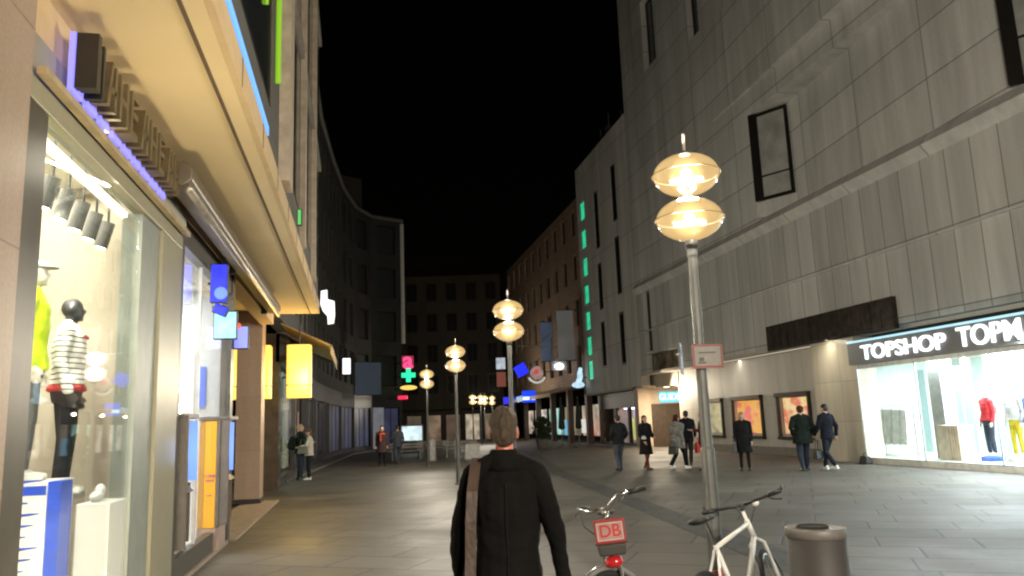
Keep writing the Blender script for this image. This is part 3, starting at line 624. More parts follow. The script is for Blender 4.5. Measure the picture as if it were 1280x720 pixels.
# cash machines
ORANGE=pbr('orange yellow panel',(.72,.34,.015),.4,var=.04); GREYP=pbr('grey brown metal',(.115,.10,.088),.45,.3)
BLUEG=emit('blue screen glow on shield',(.20,.36,.95),.95)
def atm(y,label,x=-2.0):
    a=thing('cash_machine',label,'cash machine',(x,y,0),group='cash machines in front of the bank')
    m=MB(); m.box(-.24,.0,0,.8,.36,1.86); m.build('body',ORANGE,a,bevel=.01)
    m=MB(); m.box(-.24,.02,.0,.8,.05,.355); m.build('base',pbr('pink stone base',(.36,.25,.2),.6),a)
    m=MB(); sw=.215 if x<-2.05 else .17; m.box(.002,sw,.0,.05,.4,1.90); m.box(-.25,.17,-.02,.82,1.865,1.92); m.box(.002,.05,-.02,-.001,.36,1.86); m.build('side_shield',GREYP,a,bevel=.008)
    m=MB(); m.box(.002,.17 if x<-2.05 else .115,.75,.8,1.12,1.84); m.build('lit_shield',BLUEG,a)  # emission imitates blue screen light falling on the far shield
    m=MB(); m.box(.002,.10,.75,.8,.40,1.1); m.build('lower_shield',GREYP,a)
    m=MB(); m.box(.002,.03,.2,.65,1.25,1.65); m.build('screen',emit('cash screen',(.5,.65,1),1.5),a)
    m=MB(); m.hexa([(.002,.15,1.0),(.16,.15,1.0),(.16,.7,1.0),(.002,.7,1.0)],[(.002,.15,1.12),(.10,.15,1.06),(.10,.7,1.06),(.002,.7,1.12)]); m.build('keypad_shelf',GREYP,a)
    m=MB(); m.box(-.13,-.03,-.004,-.001,1.0,1.03); m.box(-.10,.0,-.004,-.001,1.06,1.10); m.box(-.12,-.05,-.004,-.001,.80,.82); m.build('sticker',pbr('red grey sticker',(.4,.12,.10),.5,var=.6,scale=40),a)
    light('screen_light','AREA',(.3,.4,1.5),3,(.3,.45,1),a,.3,.4,rot=(0,R(90),0))
atm(9.62,'grey and orange cash machine closest to the cream window frame',-2.13); atm(12.0,'orange cash machine with its whole orange flank showing, beside the bank corner')
# bank blade signs
def blade(name,label,x0,x1,y,z0,z1,mat,bodymat=BLACKP,grp=None,th=.09,br=None,txt=None,cat='sign'):
    a=thing(name,label,cat,((x0+x1)/2,y,(z0+z1)/2),group=grp); w_=(x1-x0)/2; h=(z1-z0)/2
    m=MB(); m.box(-w_,w_,-th/2,th/2,-h,h); m.build('sign_case',bodymat,a,bevel=.01)
    m=MB(); m.box(-w_+.015,w_-.015,-th/2-.006,-th/2+.002,-h+.015,h-.015); m.build('lit_face',mat,a)
    if br is not None: 
        m=MB(); m.tube([(w_ if br>0 else -w_,0,0),((br),0,0)],.02,6); m.build('bracket',BLACKP,a)
    return a
BLUE=emit('deep blue light',(.02,.03,.95),1.2,var=.4,scale=7); CYAN=emit('pale cyan light',(.32,.78,.95),1.1,var=.35,scale=7)
a=blade('lit_sign','deep blue lit sign box with a lighter blue emblem, topmost beside the bank window',-1.97,-1.74,11.,3.42,3.96,BLUE,br=-.15)
m=MB(); m.rings([(-.02,.04,-.055,.075,.01),(.0,.04,-.055,.085,.012),(.02,.04,-.055,.075,.01)]); M_=Matrix.Rotation(R(90),4,'X')
m=MB(); m.lathe([(.0,0),(.06,0),(.085,.004),(.085,.01),(0,.012)],(0.03,-.052,-.14),20,M_); m.build('emblem',emit('lighter blue emblem',(.12,.22,1),1.3),a)
a=blade('lit_sign','small slanted deep blue lit bar under the blue emblem sign',-1.98,-1.78,11.3,3.3,3.44,BLUE,br=-.12); a.rotation_euler=(0,R(22),0)
a=blade('lit_sign','pale cyan lit sign box with a dark edge beside the bank window',-2.0,-1.68,11.5,2.98,3.38,CYAN,br=-.12)
a=blade('lit_sign','lavender blue lit sign with a red dot near the pillar',-2.0,-1.76,13.3,3.02,3.4,emit('lavender blue light',(.25,.28,.9),.9),br=-.12)
m=MB(); m.lathe([(0,0),(.05,0),(.05,.012),(0,.012)],(-.05,-.052,.19),14,M_); m.build('red_dot',emit('red dot light',(.9,.08,.04),1),a)
# hanging lanterns
YEL=emit('yellow lantern glow',(1,.66,.10),1.15,var=.1,scale=1.2)
for x,lb in ((-1.49,'square yellow hanging lantern box fully visible beside the awning'),(-2.49,'yellow hanging lantern box half hidden by the right edge of the brown pillar'),(-3.3,'yellow hanging lantern box showing as a sliver left of the brown pillar')):
    a=thing('hanging_lantern',lb,'lantern',(x,20.8,0),group='yellow lanterns over the arcade entrance')
    m=MB(); m.prism([(.3*math.cos(t),.12*math.sin(t)) if 0 else p for t,p in zip(range(8),[(-.3,-.22),(-.24,-.28),(.24,-.28),(.3,-.22),(.3,.22),(.24,.28),(-.24,.28),(-.3,.22)])],2.50,3.84); m.build('lamp_shade',YEL,a)
    m=MB(); m.prism([(-.308,-.225),(-.245,-.288),(.245,-.288),(.308,-.225),(.308,.225),(.245,.288),(-.245,.288),(-.308,.225)],2.80,2.825); m.build('band',pbr('dark band',(.12,.07,.02),.5),a)
    m=MB(); m.tube([(0,0,3.83),(0,0,4.9)],.015,6); m.box(-.1,.1,-.1,.1,3.841,3.87); m.build('hanger',BLACKP,a)
light('lantern_light','POINT',(-1.3,20.2,3.0),160,(1,.7,.25),None,.3)

# ------------------------------------------------------------------ left: dark buildings further on
O=thing('office_building','dark narrow office building between the overhanging shop and the rounded corner block','building')
def facade(parent,p0,p1,z0,z1,bay,fl,ww,wh,sill,wallmat,fm,gm,th=.4,zb=None,name='wall',mull=1,inset=.16):
    p0v,p1v=Vector(p0),Vector(p1); Ln=(p1v-p0v).length; n=max(1,int(round(Ln/bay))); step=Ln/n; ops=[]
    z=z0 if zb is None else zb
    while z+fl<=z1+.01:
        for k in range(n):
            c=(k+.5)*step; ops.append((c-ww/2*step/bay,c+ww/2*step/bay,z+sill,z+sill+wh))
        z+=fl
    m=MB(); wall(m,p0,p1,z0,z1,ops,th); m.build(name,wallmat,parent)
    for o in ops: win(p0,p1,o,inset if th>0 else -inset,parent,fm,gm,mull=mull,fw=.06)
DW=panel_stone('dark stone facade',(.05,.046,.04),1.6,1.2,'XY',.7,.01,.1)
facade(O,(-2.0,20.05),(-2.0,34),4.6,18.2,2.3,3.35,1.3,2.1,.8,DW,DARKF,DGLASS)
m=MB(); m.box(-9,-2.02,20.05,34,18.2,18.4); part(m,'roof',DW,O)
m=MB(); m.box(-2.9,-2.3,24.0,24.6,0,4.55); part(m,'corner_pier',pbr('polished brown pier',(.10,.075,.055),.15,var=.3,scale=3),O)
m=MB(); m.box(-2.4,-2.0,24.,34,3.7,4.598); m.box(-2.6,-2.35,24.6,34,0,.25); m.box(-2.45,-2.3,30.3,30.5,.25,3.7); part(m,'shop_front',pbr('dark brown shopfront trim',(.045,.035,.03),.4),O)
m=MB(); m.box(-2.40,-2.385,24.6,30.3,.25,3.7); part(m,'shop_glass',CLEAR,O)
m=MB(); m.box(-2.9,-2.8,24.6,30.3,.25,3.7); part(m,'mint_display',emit('mint lit display wall',(.42,.55,.40),1.0,var=.3,scale=.8),O)
m=MB(); m.box(-2.6,-2.5,28.6,29.9,.4,3.5); part(m,'cream_banner',emit('cream lit banner',(.75,.72,.5),1.0),O)
light('mint_light','AREA',(-2.65,27.4,3.65),14,(.8,1,.8),O,.3,5)
m=MB(); m.box(-2.42,-2.38,30.5,34,.25,3.7); part(m,'maroon_window',pbr('maroon dark glass',(.06,.022,.022),.12,var=.4),O)
m=MB(); m.box(-2.376,-2.37,31.0,31.5,.9,3.2); m.box(-2.376,-2.37,32.6,32.9,.6,2.4); part(m,'lit_poster',emit('dim pink poster',(.55,.32,.28),.35,var=.5),O)
a=thing('sign_figure','white glowing irregular cut out sign jutting from the dark office wall','sign',(-1.1,30,6.25))
poly=[(-.28,.62),(-.05,.66),(-.04,.3),(.22,.22),(.24,-.3),(.2,-.62),(-.02,-.66),(-.04,-.34),(-.2,-.16),(-.3,.1)]
m=MB(); vs=[(x,-.05,z) for x,z in poly]+[(x,.05,z) for x,z in poly]; n_=len(poly)
m._add(vs,[tuple(range(n_)),tuple(range(2*n_-1,n_-1,-1))]+[(i,n_+i,n_+(i+1)%n_,(i+1)%n_) for i in range(n_)]); m.build('lit_shape',emit('white sign glow',(.95,.93,.9),1.5),a)
m=MB(); m.tube([(-.25,0,.1),(-.95,0,.1)],.03,6); m.build('bracket',BLACKP,a)
a=blade('lit_sign','small white striped lit sign on the wall above the awning',-1.42,-1.12,21.5,5.7,6.15,emit('white striped light',(.9,.85,.8),.8),br=-.6)
for k in range(2):
    m=MB(); m.box(-.05+k*.1,-.03+k*.1,-.058,-.052,-.2,.2); m.build('stripe',BLACKP,a)
a=blade('lit_sign','small curved green neon sign high on the overhanging shop wall',-.94,-.86,12.3,4.85,5.12,emit('green neon glow',(.12,.6,.15),.8))
# open awning
a=thing('open_awning','open tan fabric awning with its underside lit, between the lanterns and the dark office','awning',(0,0,0))
AW=pbr('tan awning cloth',(.38,.27,.13),.85,var=.1)
m=MB(); m.hexa([(-2.0,21.2,4.46),(-.72,21.2,3.86),(-.72,26.6,3.86),(-2.0,26.6,4.46)],[(-2.0,21.2,4.50),(-.72,21.2,3.90),(-.72,26.6,3.90),(-2.0,26.6,4.50)]); m.build('canopy',AW,a)
m=MB(); m.box(-.72,-.69,21.2,26.6,3.62,3.9); m.build('valance',AW,a)
m=MB(); m.tube([(-.73,21.15,3.84),(-.73,26.65,3.84)],.035,8); m.tube([(-2,21.5,4.3),(-1.4,22.3,4.0),(-.75,21.5,3.82)],.03,6); m.tube([(-2,26.3,4.3),(-1.4,25.5,4.0),(-.75,26.3,3.82)],.03,6); m.build('arm',POLE,a)
# rounded corner block
C_=thing('rounded_block','dark corner building with a curved facade, glass shopfront and pale roof gutter','building')
pl=[(-2.05,34.02),(-2.0,39.5),(-1.6,46),(-1.05,52),(-.25,56.5),(1.0,59.2),(3.3,60.4),(3.6,75)]
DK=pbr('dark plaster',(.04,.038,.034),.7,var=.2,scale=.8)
for i in range(len(pl)-1):
    d=(Vector(pl[i+1])-Vector(pl[i])).length
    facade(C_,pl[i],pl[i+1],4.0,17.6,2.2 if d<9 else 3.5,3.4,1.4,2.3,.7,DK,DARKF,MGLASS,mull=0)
m=MB(); m.prism(pl+[(-9,75),(-9,34.02)],17.6,17.9); part(m,'roof_slab',DK,C_)
m=MB(); m.prism([(x*.7-2,36+(y-34)*.85) for x,y in pl]+[(-9,70),(-9,36)],17.9,20.5); part(m,'mansard',pbr('dark roof',(.05,.04,.036),.6),C_)
m=MB(); m.tube([(x+.12,y-.1,17.75) for x,y in pl],.14,8); part(m,'gutter',pbr('pale gutter',(.13,.13,.12),.5),C_)
m=MB(); m.tube([(3.42,60.45,8),(3.42,60.45,17.5)],.16,8); part(m,'lit_corner_edge',pbr('white lit corner edge',(.75,.75,.72),.5),C_)  # pale tube imitates light along the building corner
for i in range(len(pl)-1):
    q0,q1=pl[i],pl[i+1]; Ln=(Vector(q1)-Vector(q0)).length
    m=MB(); wall(m,q0,q1,0,3.99,[(.25,Ln-.25,.3,3.1)],.3); part(m,'shop_front',pbr('black shopfront',(.02,.02,.022),.4),C_)
    win(q0,q1,(.25,Ln-.25,.3,3.1),.12,C_,DARKF,pbr('dim violet shop window',(.05,.035,.06),.1,var=.5,scale=1.5) if i<2 else emit('dim blue shop window',(.12,.14,.30),.14,base=(.05,.05,.08),var=.8,scale=.7),mull=2,name='shop_window')
a=blade('lit_sign','small white figure sign on the curved dark block',-.95,-.45,49.,4.95,5.95,emit('white figure light',(.95,.95,.95),1.6),br=-.7)
a=thing('dim_panel','large dim blue sign panel on the curved block above its glass doors','sign',(0.3,57.2,5.15)); a.rotation_euler=(0,0,R(25))
m=MB(); m.box(-1.3,1.3,-.35,-.2,-1.15,1.15); m.build('panel',emit('dim slate blue panel',(.10,.14,.20),.16,base=(.1,.12,.16),var=.3),a)
m=MB(); m.box(-1.34,1.34,-.2,-.1,-1.2,1.2); m.build('panel_frame',BLACKP,a)
a=thing('lit_banner','tall grey white lit banner standing in the glass doorway of the curved block','banner',(1.45,58.9,0)); a.rotation_euler=(0,0,R(22))
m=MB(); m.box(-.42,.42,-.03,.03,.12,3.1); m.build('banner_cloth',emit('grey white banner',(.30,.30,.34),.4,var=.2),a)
m=MB(); m.box(-.45,.45,-.15,.15,0,.12); m.build('foot',BLACKP,a)
# pharmacy signs on the corner
def neon(label,x,z,build,cat='sign'):
    a=thing('neon_sign',label,cat,(x,57,z)); build(a)
    m=MB(); m.tube([(-.3,.05,0),(-.9,2.6,0)],.04,6); m.build('bracket',BLACKP,a); return a
def nb_a(a):
    text('a',1.7,emit('pink neon letter',(1,.06,.22),1.6),'lettering',a,facing((0,-.06,.05),0),.05,.03)
    m=MB(); m.box(-.42,.42,.0,.08,-.42,.42); m.build('backing',emit('pink neon backing',(.6,.05,.12),.35),a)
def nb_c(a):
    m=MB(); m.box(-.17,.17,-.06,.06,-.5,.5); m.box(-.5,-.171,-.06,.06,-.17,.17); m.box(.171,.5,-.06,.06,-.17,.17); m.build('cross',emit('green neon cross',(.02,.85,.40),1.3),a)
def nb_o(a):
    m=MB(); m.ell((0,0,0),(.62,.1,.17)); m.build('oval',emit('yellow neon oval',(1,.68,.15),1.1),a,smooth=True)
def nb_r(a):
    m=MB(); m.box(-.36,.36,-.05,.05,-.14,.14); m.build('bar',emit('red neon bar',(1,.03,.10),1.0),a,bevel=.05)
neon('pink neon letter sign at the top of the pharmacy signs',3.55,6.3,nb_a); neon('green neon pharmacy cross',3.58,5.32,nb_c); neon('flat yellow neon oval below the green cross',3.58,4.42,nb_o); neon('small red neon bar below the yellow oval',3.15,3.72,nb_r)

# ------------------------------------------------------------------ the far end of the street
BRN=panel_stone('brown brick facade',(.32,.22,.15),.6,.22,'XY',.7,.01,.12)
V=thing('brick_building','dim brown building with shops and banners beyond the stone department store','building')
facade(V,(15.6,52.52),(15.6,80),4.2,17.6,2.7,3.3,1.2,1.9,.9,BRN,DARKF,DGLASS,th=-.4)
m=MB(); m.box(15.62,28,52.52,80,17.4,17.6); m.hexa([(15.62,52.52,17.6),(28,52.52,17.6),(28,80,17.6),(15.62,80,17.6)],[(18.5,52.52,20.4),(25,52.52,20.4),(25,80,20.4),(18.5,80,20.4)]); part(m,'roof',pbr('dark roof tiles',(.05,.032,.025),.7),V)
m=MB(); 
for y in (52.52,57.5,62.8,68.2,73.6,79.5): m.box(15.6,16.0,y,y+.5,0,3.9)
m.box(15.6,16.0,52.52,80,3.9,4.2); part(m,'shop_front',pbr('brown shop piers',(.08,.06,.05),.6),V)
for y,c,st in ((55.2,(.9,.75,.55),.3),(60.3,(.55,.45,.33),.22),(65.6,(.45,.85,.78),.45),(71.2,(.95,.85,.75),.55),(76.7,(.75,.6,.5),.6)):
    m=MB(); m.box(16.6,16.7,y-2.1,y+2.1,.5,2.7); part(m,'lit_shop_wall',emit(f'lit shop wall {y}',c,st,var=.9,scale=.9),V)
for i,(y,c) in enumerate(((54.2,(.9,.1,.08)),(56.0,(.9,.85,.8)),(59.2,(.85,.6,.1)),(61.,(.2,.5,.7)),(64.5,(.9,.9,.95)))):
    m=MB(); m.box(16.2,16.4,y-.3,y+.3,.5+.2*(i%3),1.4+.3*(i%2)); part(m,'shop_display',emit(f'shop display {i}',c,.7),V)
m=MB(); m.hexa([(13.6,55,3.55),(15.59,55,4.1),(15.59,72,4.1),(13.6,72,3.55)],[(13.6,55,3.62),(15.59,55,4.17),(15.59,72,4.17),(13.6,72,3.62)]); m.box(13.57,13.6,55,72,3.4,3.66); part(m,'awning',pbr('tan long awning',(.42,.30,.17),.8),V)
for y in (58,64,70): light('awning_light','POINT',(14.8,y,3.3),14,(1,.8,.55),V,.1)
for x0,x1,z0,z1,nme,c,lb in ((14.75,16.05,6.5,9.7,'blue',(.07,.10,.16),'dark blue hanging banner beside the grey banner'),(16.4,18.0,6.6,10.65,'grey',(.13,.12,.12),'pale grey hanging banner right of the blue banner')):
    sy=62 if nme=='blue' else 58.5; k=sy/62
    a=thing('hanging_banner',lb,'banner',((x0+x1)/2*k-(0 if nme=='blue' else .25),sy,(z0+z1)/2*k)); 
    if nme=='grey': a.location.x=15.1; 
    w_=(x1-x0)/2; h=(z1-z0)/2
    if nme=='grey': a.location=(14.75,54.2,7.75); w_=.62; h=1.8
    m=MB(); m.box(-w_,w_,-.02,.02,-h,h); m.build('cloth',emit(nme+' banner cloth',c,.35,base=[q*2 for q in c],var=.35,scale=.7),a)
    m=MB(); m.tube([(-w_-.05,0,h+.03),(w_+.9,0,h+.03)],.035,6); m.tube([(-w_-.05,0,-h-.03),(w_+.9,0,-h-.03)],.035,6); m.build('banner_pole',POLE,a)
a=blade('lit_sign','tilted deep blue lit sign high over the shops',12.5,13.5,62,5.35,6.3,BLUE,br=2.2); a.rotation_euler=(0,R(-28),0)
a=blade('lit_sign','bright blue square lit sign with a white band',13.0,14.1,62,3.2,4.15,emit('bright blue sign',(.01,.06,1),1.2),br=2.0)
m=MB(); m.box(-.50,.50,-.062,-.052,-.27,-.02); m.build('white_band',emit('white blue band',(.6,.8,1),1.8),a)
a=blade('lit_sign','small blue lit oval sign just above the walking man',12.9,14.0,70,3.3,3.95,emit('deep blue oval',(.03,.03,.85),.9),br=1.9)
a=blade('lit_sign','pale blue lit strip sign between the two blue signs',13.3,14.6,66,3.45,3.95,emit('pale blue strip',(.25,.5,.9),.8),br=1.6); a.rotation_euler=(0,R(-14),0)
a=blade('lit_sign','small white lit sign with a pale blue foot, above the brown one',12.7,13.6,72,6.6,7.7,emit('dim white sign',(.6,.68,.8),.55,var=.5,scale=2),br=2.5)
a=blade('lit_sign','dim reddish brown sign under the small white one',12.8,13.7,72.5,5.0,6.4,emit('dim red brown sign',(.3,.09,.06),.4),br=2.5)
a=thing('round_sign','round red and white sign with a pale crescent below it','sign',(14.3,62,5.45))
m=MB(); M_=Matrix.Rotation(R(90),4,'X'); m.lathe([(0,-.05),(.5,-.05),(.55,0),(.5,.06),(0,.06)],(0,0,.12),28,M_); m.build('disc',emit('pink white disc',(.55,.36,.33),.5,var=.4,scale=4),a)
m=MB(); m.lathe([(0,0),(.2,0),(.2,.02),(0,.02)],(-.05,-.06,.2),18,M_); m.build('red_centre',emit('red disc centre',(.8,.08,.06),.7),a)
m=MB(); m.torus(.72,.09,Matrix.Translation((0,0,.05)),24,8,R(205),R(335)); m.build('crescent',emit('pale crescent',(.75,.75,.72),.6),a)
m=MB(); m.tube([(.5,0,.2),(1.3,0,.2)],.03,6); m.build('bracket',BLACKP,a)
a=thing('floodlight','white glowing floodlight over the long awning','lamp',(14.9,57,5.7))
m=MB(); m.ell((0,-.05,0),(.34,.2,.22)); m.build('lamp_glass',emit('white flood glow',(1,.97,.95),5),a,smooth=True)
m=MB(); m.box(-.6,.6,.05,.15,-.3,.4); m.tube([(.3,.1,0),(.7,.1,0)],.04,6); m.build('housing',pbr('silver housing',(.5,.5,.5),.4),a)
light('flood_point','POINT',(14.9,56.6,5.6),60,(1,.95,.92),a,.2)
a=thing('sign_figure','pale blue white glowing figure shaped sign at the corner of the stone wing','sign',(15.0,52.2,4.35))
m=MB(); m.ell((.1,0,.35),(.2,.12,.42)); m.ell((.15,0,.75),(.15,.1,.16)); m.ell((-.05,0,-.3),(.46,.12,.22)); m.ell((.0,0,-.1),(.22,.12,.3)); m.build('lit_shape',emit('pale blue figure glow',(.55,.78,.95),1.0,var=.3,scale=4),a,smooth=True)
m=MB(); m.tube([(.1,.0,.2),(.6,0,.2)],.03,6); m.build('bracket',BLACKP,a)
# cables across the street
a=thing('tram_cable','thin grey span wires with a bracket high over the far shops','cable',(0,0,0))
m=MB(); m.tube([(12.4,60,7.6),(14,60,7.5),(15.6,60,7.45)],.03,6); m.tube([(13.8,60,7.5),(15.0,60,8.5)],.03,6); m.build('wire',pbr('grey wire',(.4,.4,.4),.5),a)
# closed parasols, planter
for x,y,lb in ((12.4,47.5,'closed dark parasol nearest to the green shrub'),(13.6,47.9,'closed dark parasol next to the stone wing')):
    a=thing('closed_parasol',lb,'parasol',(x,y,0),group='closed parasols before the far shops')
    m=MB(); m.lathe([(.09,1.1),(.22,1.2),(.17,1.9),(.07,2.9),(.02,3.05)],(0,0,0),12); m.build('folded_canopy',pbr('dark green canvas',(.025,.032,.027),.9),a,smooth=True)
    m=MB(); m.tube([(0,0,.1),(0,0,3.1)],.03,8); m.lathe([(.35,0),(.35,.06),(.1,.12),(.05,.2)],(0,0,0),16); m.build('pole_and_foot',POLE,a)
def leafy(mb,c,rad,n,size,seed):
    rnd=random.Random(seed)
    for _ in range(n):
        while True:
            p=Vector((rnd.uniform(-1,1),rnd.uniform(-1,1),rnd.uniform(-1,1)))
            if .25<p.length<1 and noise.noise(p*2.3+Vector((seed,0,0)))>-.22: break
        q=Vector((c[0]+p.x*rad[0],c[1]+p.y*rad[1],c[2]+p.z*rad[2])); a=Vector((rnd.gauss(0,1),rnd.gauss(0,1),rnd.gauss(0,1))).normalized(); b=a.orthogonal().normalized(); s=size*rnd.uniform(.6,1.4)
        mb._add([q-a*s,q+b*s*.45,q+a*s,q-b*s*.45],[(0,1,2,3)])
a=thing('potted_shrub','round dark green shrub in a pot before the lit far shops','plant',(11.35,48.5,0))
m=MB(); leafy(m,(0,0,1.25),(.62,.62,.75),1500,.09,3); m.build('foliage',pbr('dark shrub leaves',(.035,.06,.022),.6,var=.5,scale=3),a)
m=MB(); m.lathe([(.3,0),(.42,.5),(.44,.55),(.36,.56),(.34,.5),(0,.48)],(0,0,0),18); m.build('pot',pbr('grey pot',(.14,.13,.12),.7),a)
m=MB(); m.tube([(0,0,.45),(.03,0,.9),(-.05,.03,1.5)],[.04,.03,.015],8); m.build('stem',pbr('bark',(.06,.045,.03),.8),a)
# end block closing the street
Z=thing('end_block','very dim brown block closing the street behind the small street lamps','building')
ENDM=panel_stone('dim ochre facade',(.05,.038,.025),2.2,3.0,'XY',.8,.01,.1)
facade(Z,(2.6,86.),(15.5,83.5),4.2,18,2.15,3.4,1.15,2.0,.8,ENDM,DARKF,DGLASS,th=.4)
m=MB(); wall(m,(2.6,86.),(15.5,83.5),0,4.19,[(.5+k*2.1,2.1+k*2.1,.0,2.75) for k in range(6)],.4); part(m,'arcade_wall',ENDM,Z)
m=MB(); m.hexa([(2.6,85.2,3.0),(15.4,82.7,3.0),(15.5,83.49,3.2),(2.6,85.98,3.2)],[(2.6,85.2,3.12),(15.4,82.7,3.12),(15.5,83.49,3.32),(2.6,85.98,3.32)]); part(m,'canopy',pbr('dark canopy',(.03,.028,.025),.6),Z)
for k,(c,st) in enumerate((((.5,.38,.22),.05),((.6,.45,.3),.06),((.75,.5,.32),.16),((.55,.35,.25),.07),((.9,.75,.55),.35),((.7,.5,.35),.16))):
    u=.5+k*2.1; d=Vector((12.9,-2.5)).normalized(); q=Vector((2.6,86.))+d*(u+.8)
    m=MB(); m.box(q.x-.78,q.x+.78,q.y+.45,q.y+.55,0,2.7); part(m,'lit_shop_wall',emit(f'dim end shop {k}',c,st,var=.8,scale=1.1),Z)
m=MB(); m.box(2.6,15.4,86.4,95,17.8,18); m.hexa([(2.6,86,18),(15.5,84,18),(15.5,95,18),(2.6,95,18)],[(4,89,21),(15,88,21),(15,93,21),(4,93,21)]); part(m,'roof',pbr('dark end roof',(.04,.03,.025),.7),Z)
a=thing('display_case','bright blue white lit display case on legs in front of the dim end block','display case',(3.3,50,0)); 
m=MB(); m.box(-.62,.62,-.2,.2,.78,1.66); m.build('lit_panel',emit('blue white case glow',(.62,.8,.85),1.1,var=.35,scale=3),a,bevel=.03)
m=MB(); m.box(-.7,.7,-.24,.24,1.665,1.74); m.box(-.7,-.63,-.24,.24,0,1.66); m.box(.63,.7,-.24,.24,0,1.66); m.build('case_frame',POLE,a)
# benches and bollards in the middle
def bench(x,y,rz,lb):
    a=thing('bench',lb,'bench',(x,y,0),rz,'benches in the middle of the street')
    m=MB(); 
    for k in range(4): m.box(-.9,.9,-.22+.115*k,-.13+.115*k,.42,.46)
    m.build('seat',pbr('grey bench slats',(.22,.20,.18),.6),a)
    m=MB()
    for k in range(2): m.box(-.9,.9,.25,.28,.58+.14*k,.68+.14*k)
    m.build('backrest',pbr('grey bench slats',(.22,.2,.18),.6),a)
    for s in(-.7,.7):
        m=MB(); m.box(s-.03,s+.03,-.22,.27,0,.42); m.box(s-.025,s+.025,.22,.25,.42,.85); m.build('leg',POLE,a)
bench(2.35,40.5,R(4),'grey slatted bench left of the concrete post'); bench(5.2,41.,R(-6),'grey slatted bench right of the second steel post'); bench(4.1,44.,R(2),'grey slatted bench furthest back between the posts')
for x,y,lb,h in ((3.45,38.,'thick concrete post under the small lit display case',1.05),(4.65,38.4,'thin grey steel post in front of the middle bench',.95)):
    a=thing('bollard',lb,'bollard',(x,y,0)); r_=.2 if h>1 else .06
    m=MB(); m.lathe([(r_*1.1,0),(r_,.05),(r_*.95,h-.1),(r_*.7,h-.02),(0,h)],(0,0,0),20); m.build('post',pbr('concrete',(.3,.29,.27),.8),a,smooth=True)
    m=MB(); m.lathe([(r_*1.02,0),(r_*1.02,.08)],(0,0,h*.72),20); m.build('ring',STEEL,a)
a=thing('utility_box','low pale grey utility box at the foot of the third street lamp','utility box',(3.35,22.9,0)) if 0 else thing('utility_box','low pale grey utility box near the steel post','utility box',(5.25,37.,0))
m=MB(); m.box(-.35,.35,-.2,.2,.04,.75); m.build('cabinet',pbr('pale grey cabinet',(.36,.35,.33),.6),a,bevel=.02); m=MB(); m.box(-.38,.38,-.23,.23,.75,.79); m.box(-.36,.36,-.21,.21,0,.04); m.build('lid',POLE,a)

# ------------------------------------------------------------------ street lamps
def globe_mat():
    m,nt,out=nm('amber lamp glass'); L=nt.links.new
    t=N(nt,'ShaderNodeBsdfTransparent'); t.inputs[0].default_value=(1,.95,.84,1)
    e=N(nt,'ShaderNodeEmission'); e.inputs[0].default_value=(1,.67,.28,1)
    tc=N(nt,'ShaderNodeTexCoord'); nz=N(nt,'ShaderNodeTexNoise'); nz.inputs['Scale'].default_value=3; L(tc.outputs['Object'],nz.inputs['Vector'])
    mr=N(nt,'ShaderNodeMapRange'); mr.inputs[1].default_value=.3; mr.inputs[2].default_value=.7; mr.inputs[3].default_value=.85; mr.inputs[4].default_value=1.1; L(nz.outputs['Fac'],mr.inputs[0]); L(mr.outputs[0],e.inputs[1])
    g=N(nt,'ShaderNodeBsdfGlossy'); g.inputs['Roughness'].default_value=.08
    m1=N(nt,'ShaderNodeMixShader'); m1.inputs[0].default_value=.68; L(t.outputs[0],m1.inputs[1]); L(e.outputs[0],m1.inputs[2])
    f=schlick(nt,.03)
    m2=N(nt,'ShaderNodeMixShader'); L(f.outputs[0],m2.inputs[0]); L(m1.outputs[0],m2.inputs[1]); L(g.outputs[0],m2.inputs[2]); L(m2.outputs[0],out.inputs[0]); return m
GLOBE=globe_mat()
def halo_mat():
    # glow ball added round the bulb to imitate bloom, strongest through its middle
    m,nt,out=nm('bulb bloom glow'); L=nt.links.new
    t=N(nt,'ShaderNodeBsdfTransparent'); e=N(nt,'ShaderNodeEmission'); e.inputs[0].default_value=(1,.66,.25,1); e.inputs[1].default_value=6
    lw=N(nt,'ShaderNodeLayerWeight'); lw.inputs[0].default_value=.5
    iv=N(nt,'ShaderNodeMath',operation='SUBTRACT'); iv.inputs[0].default_value=1; L(lw.outputs['Facing'],iv.inputs[1])
    pw=N(nt,'ShaderNodeMath',operation='POWER'); pw.inputs[1].default_value=2.2; L(iv.outputs[0],pw.inputs[0])
    sc2=N(nt,'ShaderNodeMath',operation='MULTIPLY'); sc2.inputs[1].default_value=.42; L(pw.outputs[0],sc2.inputs[0])
    m1=N(nt,'ShaderNodeMixShader'); L(sc2.outputs[0],m1.inputs[0]); L(t.outputs[0],m1.inputs[1]); L(e.outputs[0],m1.inputs[2]); L(m1.outputs[0],out.inputs[0]); return m
HALO=halo_mat(); BULB=emit('lamp bulb',(1,.80,.45),22); RIMM=emit('amber glass rim',(1,.55,.16),.3,base=(.02,.015,.01))
LP=2500
